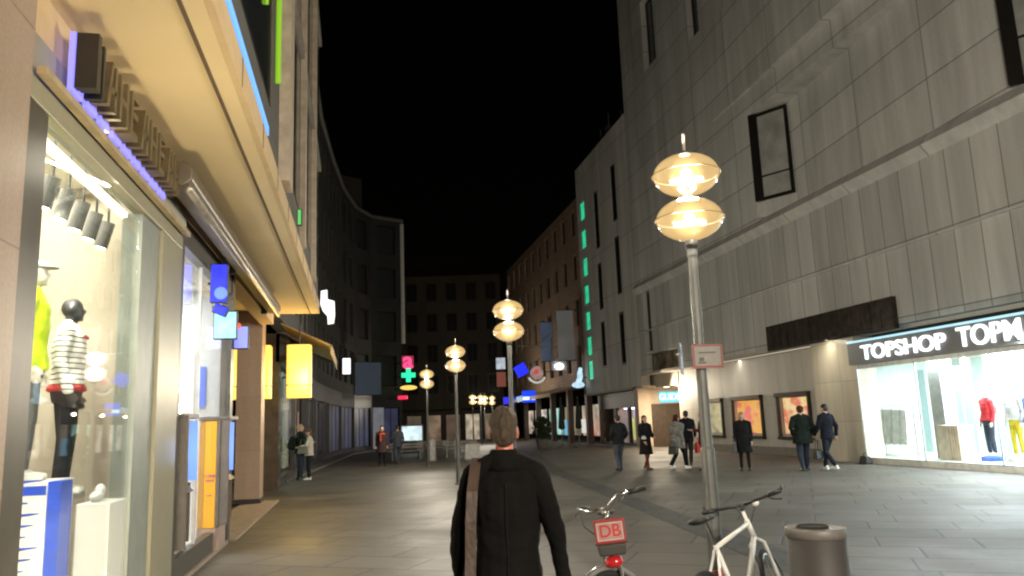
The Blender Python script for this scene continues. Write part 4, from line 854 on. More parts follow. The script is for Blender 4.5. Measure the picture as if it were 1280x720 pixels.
def street_lamp(x,y,label,rz=0,power=LP,collar=True):
    a=thing('street_lamp',label,'street lamp',(x,y,0),rz,'double globe street lamps')
    m=MB(); m.lathe([(.10,0),(.10,.03),(.062,.05),(.058,1.4),(.048,1.42),(.040,3.02),(.045,3.04),(.045,3.1)],(0,0,0),18); m.build('pole',POLE,a,smooth=False)
    m=MB(); m.tube([(0,0,3.95),(0,0,4.14)],.013,10); m.build('finial',pbr('pale finial',(.55,.5,.45),.4),a)
    for zc in (3.36,3.76):
        h=.19; pr=[]
        for q in range(27):
            t=-1+2*q/26; r_=.285*max(0,1-abs(t)**2.1)**.56; pr.append((max(.05,r_+(.012 if abs(t)<.03 else 0)),t*h))
        m=MB(); m.lathe(pr,(0,0,zc),48); gl_=m.build('globe',GLOBE,a,smooth=True)
        m=MB(); M1=Matrix.Translation((0,0,zc))@Matrix.Rotation(R(90),4,'X'); m.torus(.296,.0045,M1,48,6); m.build('rim',RIMM,gl_)
        m=MB(); m.ell((0,0,zc),(.052,.052,.07),14,10); m.build('bulb',BULB,gl_,smooth=True)
        for q in(.10,.165):
            m=MB(); m.ell((0,0,zc),(q,q,q),20,12); m.build('bulb_glow',HALO,gl_,smooth=True)
        light('lamp_light','POINT',(0,0,zc),power*.47,(1,.95,.87),a,.16)
    for pr_ in ([(.045,3.09),(.055,3.13),(.05,3.17)],[(.05,3.545),(.055,3.56),(.05,3.575)],[(.05,3.945),(.055,3.955),(.03,3.975)]):
        m=MB(); m.lathe(pr_,(0,0,0),18); m.build('collar',pbr('lamp collar',(.012,.009,.006),.6),a)
    return a
street_lamp(2.83,6.12,'large double globe street lamp with a red edged sign on its pole, beside the bicycles',R(0))
street_lamp(2.77,14.2,'second nearest double globe street lamp, above the walking man',power=LP*.9)
street_lamp(2.78,22.5,'third double globe street lamp, between the pharmacy signs and the walking man',power=LP*1.3)
street_lamp(2.78,32.3,'small double globe street lamp just right of the green cross',power=LP*1.5)
street_lamp(3.1,-2.2,'unseen double globe street lamp added behind the photographer, first',power=LP*4.4); street_lamp(3.1,-10.5,'unseen double globe street lamp added behind the photographer, second',power=LP*8)  # extra strong lamps out of view, added to light the right facade
for i,(x,y) in enumerate(((8.95,62),(9.75,63),(10.3,64.5),(11.2,66))):
    a=street_lamp(x,y,('far double globe street lamp, dimmest and leftmost of the distant cluster','far double globe street lamp, second from the left in the distant cluster','far double globe street lamp, third from the left in the distant cluster','far double globe street lamp, highest and rightmost of the distant cluster')[i],power=LP*.5)
# traffic sign on the nearest lamp pole
a=thing('street_sign','red bordered white rectangular street sign clamped to the large lamp pole','sign',(2.85,6.03,2.16),R(-6))
m=MB(); m.box(-.13,.13,-.008,.004,-.10,.10); m.build('sign_plate',pbr('dirty white sign',(.20,.18,.16),.5,var=.15,scale=12),a,bevel=.004)
m=MB(); 
for q in ((-.131,.131,.082,.10),(-.131,.131,-.10,-.078),(-.131,-.108,-.078,.082),(.115,.131,-.078,.082)): m.box(q[0],q[1],-.0115,-.0085,q[2],q[3])
m.build('red_border',pbr('dull red border',(.20,.03,.025),.5),a)
m=MB(); m.box(-.075,.07,-.0115,-.0085,.026,.036); m.box(-.08,-.015,-.0115,-.0085,-.06,-.045); m.box(-.07,-.03,-.0115,-.0085,-.04,-.01); m.build('printing',pbr('grey print',(.07,.065,.055),.6),a)
m=MB(); m.box(-.05,.05,.005,.03,-.06,-.03); m.box(-.05,.05,.005,.03,.03,.06); m.build('clamp',STEEL,a)
a=thing('street_sign','small bluish reflective sign seen edge on, left of the red bordered sign','sign',(2.66,6.12,2.15),R(62))
m=MB(); m.box(-.12,.12,-.004,.004,-.13,.13); m.build('sign_plate',pbr('blue grey reflective sign',(.30,.34,.44),.25,.5,var=.6,scale=9),a)
m=MB(); m.tube([(.1,0,.05),(.16,.05,.05)],.01,6); m.build('clamp',STEEL,a)

# ------------------------------------------------------------------ litter bin
a=thing('litter_bin','round grey brown metal litter bin with a pale rim at the right of the bicycles','litter bin',(2.88,4.72,0)); a.scale=(.88,.88,1)
m=MB(); m.lathe([(.215,.03),(.218,.06),(.205,.885),(.198,.888)],(0,0,0),48); m.build('bin_body',pbr('grey brown bin metal',(.048,.042,.039),.6,.0,var=.12,scale=5,bump=.05),a,smooth=False,bevel=0)
m=MB(); m.lathe([(.206,.884),(.212,.887),(.212,.938),(.205,.945),(.198,.938)],(0,0,0),48); m.build('rim',pbr('pale bin rim',(.15,.135,.125),.5,.1),a)
m=MB(); m.lathe([(.196,.925),(.10,.945),(.096,.93),(.0,.90)],(-.02,0,0),40); m.build('lid',pbr('bin lid metal',(.10,.095,.09),.4,.4),a)
m=MB(); m.lathe([(.095,.947),(.105,.955),(.115,.946)],(-.02,0,0),40); m.lathe([(0,.9465),(.094,.9465)],(-.02,0,0),40); m.build('opening',pbr('black opening',(.005,.005,.005),.9),a)
m=MB(); m.lathe([(.19,0),(.19,.03)],(0,0,0),40); m.build('foot',BLACKP,a)
for k in range(3):
    an=R(40+120*k); m=MB(); m.ell((.213*math.cos(an),.213*math.sin(an),.91),(.008,.008,.008),8,6); m.build('rivet',CHROME,a)
for p in a.children:
    if p.type=='MESH' and p.name.startswith(('bin_body','rim')):
        for f in p.data.polygons: f.use_smooth=abs(f.normal.z)<.7

# ------------------------------------------------------------------ bicycles
def wheel(parent,c,rot,tyre_m,rim_m,fender=None,r=.335,nsp=28,tw=.019):
    M=Matrix.Translation(c)@Matrix.Rotation(rot,4,'Z')
    e=bpy.data.objects.new('wheel',None)
    m=MB(); m.torus(r-tw,tw,M,56,10); t=m.build('wheel',tyre_m,parent,smooth=True)
    m=MB(); m.torus(r-2*tw-.008,.011,M,56,8,sx=.9); m.build('rim',rim_m,t,smooth=True)
    m=MB()
    for k in range(nsp):
        an=2*math.pi*k/nsp; s=.03*(1 if k%2 else -1); o=an+.35*(1 if k%4<2 else -1)
        m.tube([M@Vector((.022*math.cos(o),s,.022*math.sin(o))),M@Vector(((r-2*tw-.01)*math.cos(an),0,(r-2*tw-.01)*math.sin(an)))],.0014,4,False)
    m.build('spokes',CHROME,t)
    m=MB(); m.tube([M@Vector((0,-.05,0)),M@Vector((0,.05,0))],.022,10); m.build('hub',STEEL,t)
    bpy.data.objects.remove(e)
    if fender:
        m=MB(); m.torus(r+.018,.022,M,40,6,R(-5) if fender[1] is None else fender[1],R(170) if len(fender)<3 else fender[2],sx=1.3); m.build('mudguard',fender[0],parent,smooth=True)
    return t
def bike(root,fm,steer,gripm,style,tyre=RUBB):
    ra=Vector((0,0,.335)); bb=Vector((.43,0,.285)); sc_=Vector((.29,0,.80)) if style!='step' else Vector((.27,0,.66)); ht=Vector((.90,0,.90)); hb=Vector((.95,0,.745)); fa=Vector((1.06,0,.335))
    if style=='step': ht=Vector((.84,0,.88)); hb=Vector((.89,0,.72))
    tr=.017 if style!='step' else .025
    m=MB(); m.tube([sc_,bb],tr,10); m.tube([bb,hb+Vector((-.01,0,.02))],tr*1.25,10); m.tube([ht,hb],tr*1.15,12)
    if style=='step': m.tube([(.36,0,.48),hb+Vector((-.02,0,.06))],.02,10)
    else: m.tube([sc_+Vector((0,0,-.02)),ht+Vector((0,0,-.03))],tr,10)
    for s in(-1,1):
        m.tube([sc_+Vector((0,s*.012,-.03)),Vector((.12,s*.05,.56)),ra+Vector((0,s*.062,0))],.0095,8); m.tube([bb+Vector((-.02,s*.02,0)),Vector((.2,s*.05,.30)),ra+Vector((0,s*.062,0))],.010,8)
    m.build('frame',fm,root,smooth=True)
    wheel(root,ra,0,tyre,STEEL,(BLACKP if style!='step' else CHROME,R(20)) if style=='step' else None)
    m=MB(); m.tube([sc_,sc_+Vector((-.045,0,.17 if style!='step' else .27))],.013,8); m.build('seat_post',CHROME,root)
    sz=sc_.z+(.18 if style!='step' else .29); sx=sc_.x-.05
    m=MB(); m.ell((sx-.09,0,sz),(.085,.075,.028)); m.ell((sx+.03,0,sz+.004),(.13,.034,.022)); m.build('saddle',BLACKP if style!='step' else pbr('brown saddle',(.045,.032,.024),.6),root,smooth=True)
    m=MB(); 
    for s,dz in ((-1,-.12),(1,.12)): m.tube([bb+Vector((0,s*.05,0)),bb+Vector((dz,s*.075,-dz))],.010,6); 
    m.build('crank',STEEL,root)
    m=MB(); m.torus(.085,.006,Matrix.Translation(bb+Vector((0,-.045,0))),28,6); m.tube([bb+Vector((0,-.045,.085)),ra+Vector((0,-.045,.04))],.005,5); m.tube([bb+Vector((0,-.045,-.085)),ra+Vector((0,-.045,-.04))],.005,5); m.build('chain',pbr('oily chain',(.05,.045,.04),.4,.7),root)
    for s,dz in((-1,-.12),(1,.12)):
        m=MB(); q=bb+Vector((dz,s*.12,-dz)); m.box(q.x-.045,q.x+.045,q.y-.045,q.y+.045,q.z-.011,q.z+.011); m.build('pedal',BLACKP,root)
    # steering assembly turned about the head tube
    ax=(ht-hb).normalized(); MS=Matrix.Translation(hb)@Matrix.Rotation(steer,4,ax)@Matrix.Translation(-hb)
    T=lambda v: MS@Vector(v)
    m=MB()
    for s in(-1,1): m.tube([T(hb+Vector((0,s*.02,0))),T(hb+Vector((.01,s*.055,-.03))),T(hb+Vector((.06,s*.058,-.25))),T(fa+Vector((0,s*.055,0)))],[.014,.014,.012,.009],8)
    m.tube([T(hb),T(ht+ax*.07)],.014,10); m.build('fork',fm if style!='step' else STEEL,root,smooth=True)
    wt=wheel(root,Vector((0,0,0)),0,tyre,STEEL,None)
    MW=MS@Matrix.Translation(fa)
    for q in [wt]+[c for c in bpy.data.objects if c.parent==wt]: q.data.transform(MW)
    top=ht+ax*.085
    m=MB()
    if style=='step':
        m.tube([T(top),T(top+ax*.09)],.014,10)
        for s in(-1,1): m.tube([T(top+ax*.09),T(top+Vector((.04,s*.10,.10))),T(top+Vector((.03,s*.22,.15))),T(top+Vector((-.06,s*.28,.14)))],.012,8)
    else:
        m.tube([T(top),T(top+Vector((.08,0,.03)))],.016,10)
        for s in(-1,1): m.tube([T(top+Vector((.08,0,.03))),T(top+Vector((.085,s*.12,.04))),T(top+Vector((.05,s*.31,.055)))],.012,8)
    m.build('handlebar',CHROME if style=='step' else BLACKP,root,smooth=True)
    for s in(-1,1):
        m=MB()
        if style=='step': m.tube([T(top+Vector((-.03,s*.265,.142))),T(top+Vector((-.15,s*.31,.13)))],.019,10)
        else: m.tube([T(top+Vector((.063,s*.22,.05))),T(top+Vector((.05,s*.32,.056)))],.018,10); m.tube([T(top+Vector((.055,s*.315,.056))),T(top+Vector((.13,s*.32,.09)))],.012,8)
        m.build('grip',gripm,root,smooth=True)
        m=MB(); b0=top+(Vector((.0,s*.235,.135)) if style=='step' else Vector((.075,s*.2,.045)))
        m.tube([T(b0),T(b0+Vector((.05,s*.02,-.03))),T(b0+Vector((-.02,s*.1,-.05)))],.006,6); m.build('brake_lever',CHROME if style=='step' else BLACKP,root)
    m=MB(); 
    for s in(-1,1): m.tube([T(top+Vector((.05,s*.2,.06 if style!='step' else .12))),T(top+Vector((.16,s*.08,.02))),T(top+Vector((.10,0,-.12))),hb+Vector((-.05,0,-.03))],.004,5)
    m.build('cable',BLACKP,root)
    return T,top,hb
def finish_bike(root,loc,rz,lean):
    root.matrix_world=Matrix.Translation(loc)@Matrix.Rotation(rz,4,'Z')@Matrix.Rotation(lean,4,'X')
a=thing('bicycle','white framed mountain bike with black bars leaning on the large lamp pole','bicycle')
T_,top,hb=bike(a,WHITEP,R(12),BLACKP,'mtb')
m=MB(); m.box(.97,1.0,-.012,.012,1.0,1.03) if 0 else m.ell(T_(top+Vector((.11,-.09,.02))),(.03,.03,.025)); m.build('front_light',pbr('white reflector',(.85,.85,.85),.2),a,smooth=True)
m=MB(); m.box(.20,.24,-.03,.03,.60,.64); m.build('rear_reflector',pbr('red reflector',(.35,.02,.02),.25),a)
finish_bike(a,(2.34,4.98,.0),R(39),R(-13))
a=thing('bicycle','silver hire bicycle with a red plate lettered DB at its front, beside the walking man','bicycle')
T_,top,hb=bike(a,pbr('silver red frame',(.45,.43,.42),.3,.6),R(-48),BLACKP,'step')
REDP=pbr('red hire bike plate',(.32,.03,.025),.4); 
m=MB(); m.box(1.035,1.055,-.105,.105,.845,1.005); pl_=m.build('front_plate',REDP,a,bevel=.006)
m=MB(); 
PX=1.0575
for q in ((-.09,.09,.975,.985),(-.09,.09,.865,.875),(-.09,-.08,.875,.975),(.08,.09,.875,.975)): m.box(1.0555,PX,q[0],q[1],q[2],q[3])
m.build('plate_border',pbr('white plate print',(.5,.42,.4),.5),pl_)
m=MB(); m.box(1.0552,1.0562,-.078,.078,.877,.973); m.build('plate_ground',pbr('pale pink plate ground',(.42,.24,.21),.5),pl_)
text('DB',.115,pbr('red lettering',(.5,.03,.03),.4),'lettering',pl_,facing((1.0565,0,.925),R(90)),.001,.0012,sx=1.0)
m=MB()
for s in(-.1,0,.1): m.tube([(.86,s*.6,.86),(1.03,s,.87)],.009,6)
m.box(.90,1.03,-.11,.11,.835,.85); m.build('front_carrier',pbr('dark carrier',(.06,.055,.05),.5,.4),a)
m=MB(); m.hexa([(.93,-.09,.76),(1.04,-.09,.76),(1.04,.09,.76),(.93,.09,.76)],[(.93,-.10,.834),(1.045,-.10,.834),(1.045,.10,.834),(.93,.10,.834)]); m.build('lock_box',pbr('dark lock box',(.05,.045,.04),.5),a,bevel=.012)
m=MB(); m.ell((.99,0,.715),(.05,.065,.042)); m.build('red_lamp',pbr('glossy red lamp',(.55,.02,.025),.2,coat=.5),a,smooth=True)
M_=Matrix.Translation(hb)@Matrix.Rotation(R(-48),4,Vector((-.05,0,.16)).normalized())@Matrix.Translation(-hb)@Matrix.Translation((1.06,0,.335))
m=MB(); m.torus(.356,.024,M_,36,6,R(35),R(150),sx=1.2); m.build('mudguard',pbr('silver mudguard',(.5,.49,.47),.25,.7),a,smooth=True)
m=MB(); m.torus(.40,.007,Matrix.Translation((.10,.05,.335)),36,6,R(0),R(130)); m.build('rear_hoop',BLACKP,a,smooth=True)
m=MB(); m.tube([(-.30,.06,.72),(.2,.06,.70),(.2,-.06,.70),(-.3,-.06,.72)],.008,6); m.tube([(-.2,.06,.71),(0,.06,.34)],.006,6); m.tube([(-.2,-.06,.71),(0,-.06,.34)],.006,6); m.build('rear_carrier',BLACKP,a)
m=MB(); m.tube([(.4,.06,.28),(.35,.28,.02)],.01,6); m.build('kickstand',STEEL,a)
finish_bike(a,(2.05,6.27,.0),R(-106),R(5))

# ------------------------------------------------------------------ people
SKIN=pbr('skin',(.50,.29,.21),.5,var=.08,scale=14); SKINR=pbr('reddish skin',(.50,.15,.10),.5,var=.12,scale=18)
MANNQ=pbr('pale mannequin',(.70,.66,.60),.35,var=.03)
def cloth(n,c,r=.9,b=.35): return pbr('cloth '+n,c,r,var=.18,scale=9,bump=b,bscale=22,spec=.12)
def hand(mb,wrist,elbow,side,s=1.0,curl=.5):
    w_=Vector(wrist); d=(w_-Vector(elbow)).normalized(); fw=Vector((0,1,0)); fw=(fw-d*fw.dot(d)).normalized(); lat=d.cross(fw)
    inn=lat*(-side if lat.x>0 else side)*1.0
    if (inn.x>0)==(side>0): inn=-inn
    c=w_+d*.05*s
    mb.cap(w_+d*.01,c,.026*s,.03*s,8)
    for k in range(4):
        b=w_+d*.085*s+fw*(.030-.020*k)*s; l=(.075,.082,.076,.06)[k]*s
        m1=b+d*l*.5+inn*.012*curl; m2=b+d*l*(1-.3*curl)+inn*.045*curl
        mb.cap(c+fw*(.022-.015*k)*s,b,.012*s,.0100*s,8); mb.cap(b,m1,.0100*s,.009*s,8); mb.cap(m1,m2,.009*s,.0075*s,8)
    t0=w_+d*.03*s+fw*.022*s; t1=t0+d*.035*s+fw*.028*s+inn*.01; t2=t1+d*.035*s+fw*.006*s+inn*.012
    mb.cap(t0,t1,.014*s,.011*s,8); mb.cap(t1,t2,.011*s,.009*s,8)
POSES={
 'stand':dict(aR=((.225,-.03,1.13),(.235,.05,.89)),aL=((-.225,-.03,1.13),(-.235,.05,.89)),lR=((.10,.02,.49),(.11,-.01,.085)),lL=((-.10,.02,.49),(-.11,-.01,.085))),
 'walk':dict(aR=((.235,-.11,1.16),(.25,-.06,.92)),aL=((-.235,.06,1.15),(-.225,.20,.95)),lR=((.09,.16,.51),(.085,.22,.10)),lL=((-.09,.02,.50),(-.085,-.25,.14))),
 'walk2':dict(aR=((.235,.06,1.15),(.225,.20,.95)),aL=((-.235,-.11,1.16),(-.25,-.06,.92)),lR=((.09,.02,.50),(.085,-.22,.13)),lL=((-.09,.15,.51),(-.085,.20,.10))),
 'pockets':dict(aR=((.27,-.06,1.16),(.19,.09,.97)),aL=((-.27,-.06,1.16),(-.19,.09,.97)),lR=((.09,.10,.50),(.09,.14,.10)),lL=((-.09,.02,.49),(-.09,-.14,.11))),
 'phone':dict(aR=((.21,-.02,1.13),(.22,.08,.90)),aL=((-.24,.06,1.17),(-.30,.33,1.20)),lR=((.10,.03,.49),(.11,.0,.085)),lL=((-.10,.0,.49),(-.11,-.06,.085))),
 'hug':dict(aR=((.24,.10,1.20),(.16,.33,1.18)),aL=((-.24,.10,1.20),(-.16,.33,1.15)),lR=((.09,.03,.49),(.10,0,.085)),lL=((-.09,.02,.49),(-.10,.0,.085))),
 'front_bag':dict(aR=((.24,.02,1.14),(.20,.16,.93)),aL=((-.25,.0,1.15),(-.17,.18,1.06)),lR=((.08,.10,.50),(.07,.15,.10)),lL=((-.08,.0,.49),(-.075,-.15,.12))),
}
def add_arm(mb,side,el,wr,r0,r1,r2,sh=(.185,0,1.425)):
    s=Vector((sh[0]*side,sh[1],sh[2])); mb.cap(s,el,r0,r1,12); mb.cap(el,wr,r1*.97,r2,12)
def person(label,loc,rz,h=1.75,pose='stand',top=None,hem=.80,legs=None,shoes=None,hair=None,hairstyle='short',skin=SKIN,vox=.013,build=1.12,group=None,hood=False,skirt=False,name='person',cat='person',head_turn=0,face=True,collar=False,headmat=None):
    k=h/1.75; a=thing(name,label,cat,loc,rz,group); a.scale=(k*build**.5,k*build**.5,k)
    p=POSES[pose] if isinstance(pose,str) else pose
    # body: one continuous skin
    m=MB()
    m.rings([(.84,0,0,.12,.10),(.92,0,0,.165,.115),(1.06,0,.0,.14,.10),(1.25,0,.005,.165,.115),(1.38,0,0,.175,.105),(1.45,0,-.005,.13,.08),(1.50,0,-.01,.06,.06),(1.54,0,0,.052,.055)])
    m.cap((0,-.005,1.46),(0,.012,1.60),.056,.052)
    HM=Matrix.Rotation(R(head_turn),4,'Z')
    def hp(x,y,z): q=HM@Vector((x,y,0)); return (q.x,q.y+.012,z)
    m.ell(hp(0,-.005,1.665),(.074,.093,.095),16,10,HM); m.ell(hp(0,.022,1.615),(.058,.072,.072),14,9,HM)
    m.ell(hp(0,.098,1.635),(.013,.018,.022),8,6,HM); m.ell(hp(0,.084,1.598),(.024,.012,.010),8,6,HM); m.ell(hp(0,.072,1.562),(.026,.022,.018),8,6,HM)
    for s in(-1,1): m.ell(hp(s*.077,-.005,1.64),(.012,.022,.034),8,6,HM)
    for s,q in((1,'aR'),(-1,'aL')):
        el,wr=Vector(p[q][0]),Vector(p[q][1]); add_arm(m,s,el,wr,.048,.038,.026); hand(m,wr,el,s)
    for s,q in((1,'lR'),(-1,'lL')):
        kn,an=Vector(p[q][0]),Vector(p[q][1]); m.cap((s*.085,0,.90),kn,.082,.052); m.cap(kn,an,.050,.036); m.cap(an+Vector((0,-.03,-.04)),an+Vector((0,.13,-.055)),.035,.026)
    body=remesh(m,'body',skin if headmat is None else headmat,vox,a)
    if face:
        for s in(-1,1):
            m=MB(); m.ell(hp(s*.031,.079,1.657),(.011,.008,.008),8,6); m.build('eye',pbr('eye',(.04,.03,.025),.2),a,smooth=True)
    # trousers or bare legs
    if legs:
        m=MB(); m.rings([(.80,0,0,.15,.115),(.90,0,0,.182,.132),(1.02,0,0,.165,.12),(1.06,0,0,.155,.112)])
        for s,q in((1,'lR'),(-1,'lL')):
            kn,an=Vector(p[q][0]),Vector(p[q][1]); m.cap((s*.088,0,.89),kn,.097,.066 if not skirt else .06); m.cap(kn,an+Vector((0,0,.01)),.066 if not skirt else .058,.055 if not skirt else .042)
        remesh(m,'trousers' if not skirt else 'leggings',legs,vox,a)
    if shoes:
        for s,q in((1,'lR'),(-1,'lL')):
            an=Vector(p[q][1]); m=MB(); m.cap(an+Vector((0,-.035,-.025)),an+Vector((0,.05,-.035)),.048,.042); m.cap(an+Vector((0,.05,-.045)),an+Vector((0,.16,-.058)),.04,.03); m.box(an.x-.045,an.x+.045,an.y-.08,an.y+.18,max(0.002,an.z-.09),an.z-.06)
            remesh(m,'shoe',shoes,.009,a)
    if top:
        m=MB(); r=[]
        if hem<.75: r+=[(hem,0,0,.245,.185),(hem+.15,0,0,.225,.165)]
        else: r+=[(hem,0,0,.205,.155)]
        r+=[(.93,0,0,.198,.145),(1.08,0,.0,.178,.130),(1.25,0,.005,.197,.142),(1.38,0,0,.205,.130),(1.455,0,-.005,.150,.098),(1.515,0,-.005,.078,.076)]
        m.rings(r)
        for s in(-1,1): m.cap((s*.045,-.01,1.50),(s*.185,-.004,1.432),.058,.066)
        for s,q in((1,'aR'),(-1,'aL')):
            el,wr=Vector(p[q][0]),Vector(p[q][1]); add_arm(m,s,el,wr+(el-wr)*.06,.072,.058,.046)
        if hood: m.ell((0,-.10,1.47),(.12,.075,.085)); m.ell((0,-.03,1.52),(.10,.09,.05))
        jk=remesh(m,'jacket' if hem>.7 else 'coat',top,vox,a)
        sd=Vector((len(label)*.37,loc[0],loc[1]))
        nrm=[v.normal.copy() for v in jk.data.vertices]
        for v,vn in zip(jk.data.vertices,nrm):   # creases in the cloth
            c=v.co.copy(); f=1 if c.z<1.45 else max(0,1-(c.z-1.45)*14)
            d=noise.noise(Vector((c.x*5,c.y*5,c.z*9))+sd)*.011+noise.noise(Vector((c.x*13,c.y*13,c.z*24))+sd)*.005
            v.co=c+vn*d*f
    if hair:
        m=MB(); c=hp(0,-.014,1.69)
        m.ell(c,(.085,.100,.088),16,10,HM); m.ell(hp(0,-.05,1.645),(.076,.058,.075),14,9,HM)
        if hairstyle=='long': m.ell(hp(0,-.055,1.55),(.092,.05,.15),14,9,HM); m.ell(hp(0,-.065,1.44),(.075,.045,.11),14,9,HM)
        if hairstyle=='bob': m.ell(hp(0,-.045,1.60),(.092,.062,.085),14,9,HM)
        o=remesh(m,'hair',hair,.010 if vox>.01 else .005,a,1)
        nrm=[v.normal.copy() for v in o.data.vertices]
        for v,vn in zip(o.data.vertices,nrm):   # tufts
            c=v.co.copy(); v.co=c+vn*(noise.noise(Vector((c.x*55,c.y*55,c.z*22)))*.006+noise.noise(Vector((c.x*16,c.y*16,c.z*10)))*.004)
        if face:   # keep the face clear of hair
            bm=bmesh.new(); bm.from_mesh(o.data); I=HM.inverted()
            dl=[v for v in bm.verts if (I@Vector((v.co.x,v.co.y-.012,0))).y>.045 and v.co.z<1.715]
            bmesh.ops.delete(bm,geom=dl,context='VERTS'); bm.to_mesh(o.data); bm.free()
    return a
BLK=cloth('black wool',(.012,.012,.013)); JEAN=cloth('blue jeans',(.026,.034,.052)); DJEAN=cloth('dark jeans',(.014,.017,.025)); DGRN=cloth('dark green jacket',(.010,.014,.011))
NAVY=cloth('navy jacket',(.009,.010,.015)); GREYF=pbr('grey mottled coat',(.20,.205,.195),.95,var=.55,scale=16,bump=.8,bscale=60); MAROON=cloth('maroon jacket',(.06,.012,.012))
BRH=pbr('brown hair',(.045,.028,.016),.75,var=.35,scale=40,bump=.5,bscale=120); DKH=pbr('dark hair',(.015,.011,.009),.5,var=.3,scale=40); BLH=pbr('blond hair',(.32,.22,.11),.5,var=.3,scale=40)
SHB=pbr('black shoes',(.012,.012,.012),.4); SHW=pbr('white shoes',(.65,.64,.60),.5); BRS=pbr('brown shoes',(.06,.035,.02),.5)
PG='people walking past the stone department store'
def bag(label,loc,rz,sx,sy,sz,mat,strap=True,grp=None,nme='handbag',hz=.16):
    a=thing(nme,label,'bag',loc,rz,grp); m=MB(); m.hexa([(-sx,-sy,0),(sx,-sy,0),(sx,sy,0),(-sx,sy,0)],[(-sx*.86,-sy*.7,sz),(sx*.86,-sy*.7,sz),(sx*.86,sy*.7,sz),(-sx*.86,sy*.7,sz)]); m.build('bag_body',mat,a,bevel=.02)
    m=MB()
    for s in(-1,1): m.tube([(-sx*.5,s*sy*.5,sz-.01),(-sx*.3,s*sy*.3,sz+hz),(sx*.3,s*sy*.3,sz+hz),(sx*.5,s*sy*.5,sz-.01)],.009,6)
    m.build('handle',mat,a); return a
person('person in a dark waist length jacket and jeans before the pink shop window',(8.3,24.6,0),R(8),1.76,'pockets',cloth('charcoal jacket',(.016,.016,.017)),.84,cloth('grey blue jeans',(.06,.07,.085)),SHB,DKH,group=PG,face=False)
person('person in a knee length black coat with reddish brown stockings',(9.15,24.4,0),R(200),1.72,'front_bag',BLK,.50,cloth('red brown stockings',(.12,.03,.025)),BRS,DKH,'bob',skirt=True,group=PG)
bag('small white pouch held by the woman in the knee length black coat',(9.0,24.15,.98),R(20),.10,.03,.08,SHW,hz=.03,nme='clutch_bag')
person('person in a grey mottled hooded coat with long dark hair, black leggings and white shoes',(10.05,23.9,0),R(-62),1.70,'walk',GREYF,.68,BLK,SHW,cloth('auburn hair',(.05,.018,.012)),'long',hood=True,build=1.35,group=PG)
bag('black handbag at the left side of the person in the grey mottled coat',(9.82,23.75,.48),R(-60),.17,.07,.26,BLACKP)
person('person in a black jacket walking away behind the one in the grey mottled coat',(10.95,25.2,0),R(-28),1.82,'walk2',BLK,.78,cloth('dark brown trousers',(.035,.028,.022)),BRS,DKH,group=PG,face=False)
bag('bright red shopping bag carried by the man in the black jacket',(11.3,25.15,.42),R(40),.17,.06,.36,pbr('red paper bag',(.55,.03,.03),.5))
person('person in a maroon jacket holding up a phone, half hidden behind the large lamp pole',(10.4,22.7,0),R(75),1.80,'phone',MAROON,.78,JEAN,SHB,DKH,group=PG)
a=thing('phone','dark phone held up by the person in the maroon jacket','phone',(10.03,22.5,1.29),R(70)); m=MB(); m.box(-.035,.035,-.005,.005,-.07,.07); m.build('phone_case',BLACKP,a,bevel=.004); m=MB(); m.box(-.031,.031,-.0065,-.0052,-.062,.062); m.build('screen',pbr('phone screen',(.03,.03,.035),.1),a)
person('blond person in a long black coat in front of the pink and orange poster',(11.35,22.0,0),R(150),1.70,'stand',BLK,.55,cloth('black tights',(.014,.013,.013)),SHB,BLH,'bob',skirt=True,group=PG)
bag('grey black shoulder bag hanging at the left of the blond person in black',(11.02,21.95,.52),R(60),.17,.07,.28,pbr('grey leather',(.05,.05,.052),.5))
person('broad person in a dark green jacket and blue jeans facing the yellow red poster',(12.55,20.75,0),R(-15),1.82,'pockets',DGRN,.74,JEAN,SHB,cloth('reddish cap of hair',(.06,.025,.016)),build=1.3,group=PG,face=False)
person('slim person in a navy jacket and jeans at the edge of the granite pier',(13.15,20.45,0),R(15),1.84,'walk',NAVY,.84,DJEAN,SHW,DKH,group=PG,face=False)
bag('black bag hanging between the two men by the granite pier',(12.85,20.5,.33),R(20),.16,.09,.22,BLACKP,hz=.3)
# couple on the left
person('person with a dark green backpack embracing the one in the cream jacket',(-1.98,28.2,0),R(-70),1.86,'hug',DGRN,.82,JEAN,SHB,BLH,group='embracing couple',head_turn=-10)
a=thing('backpack','dark green backpack worn by the taller of the embracing couple','backpack',(-2.17,28.13,1.08),R(-70)); m=MB(); m.ell((0,-.06,.16),(.17,.13,.24)); m.ell((0,-.16,.08),(.13,.07,.13)); m.build('bag_body',DGRN,a,smooth=True)
m=MB(); 
for s in(-.12,.12): m.tube([(s,0,.36),(s,.16,.42),(s,.26,.30),(s,.20,.05),(s,.02,-.05)],.02,6)
m.build('strap',BLACKP,a)
person('person in a cream jacket with long brown hair and dark jeans in the embracing couple',(-1.66,28.1,0),R(95),1.68,'hug',cloth('cream jacket',(.55,.51,.43)),.84,DJEAN,SHW,cloth('light brown hair',(.12,.07,.035)),'long',group='embracing couple',face=False)
bag('olive shoulder bag at the hip of the one in the cream jacket',(-1.86,27.82,.88),R(10),.17,.09,.24,pbr('olive leather',(.07,.075,.05),.5),hz=.25)
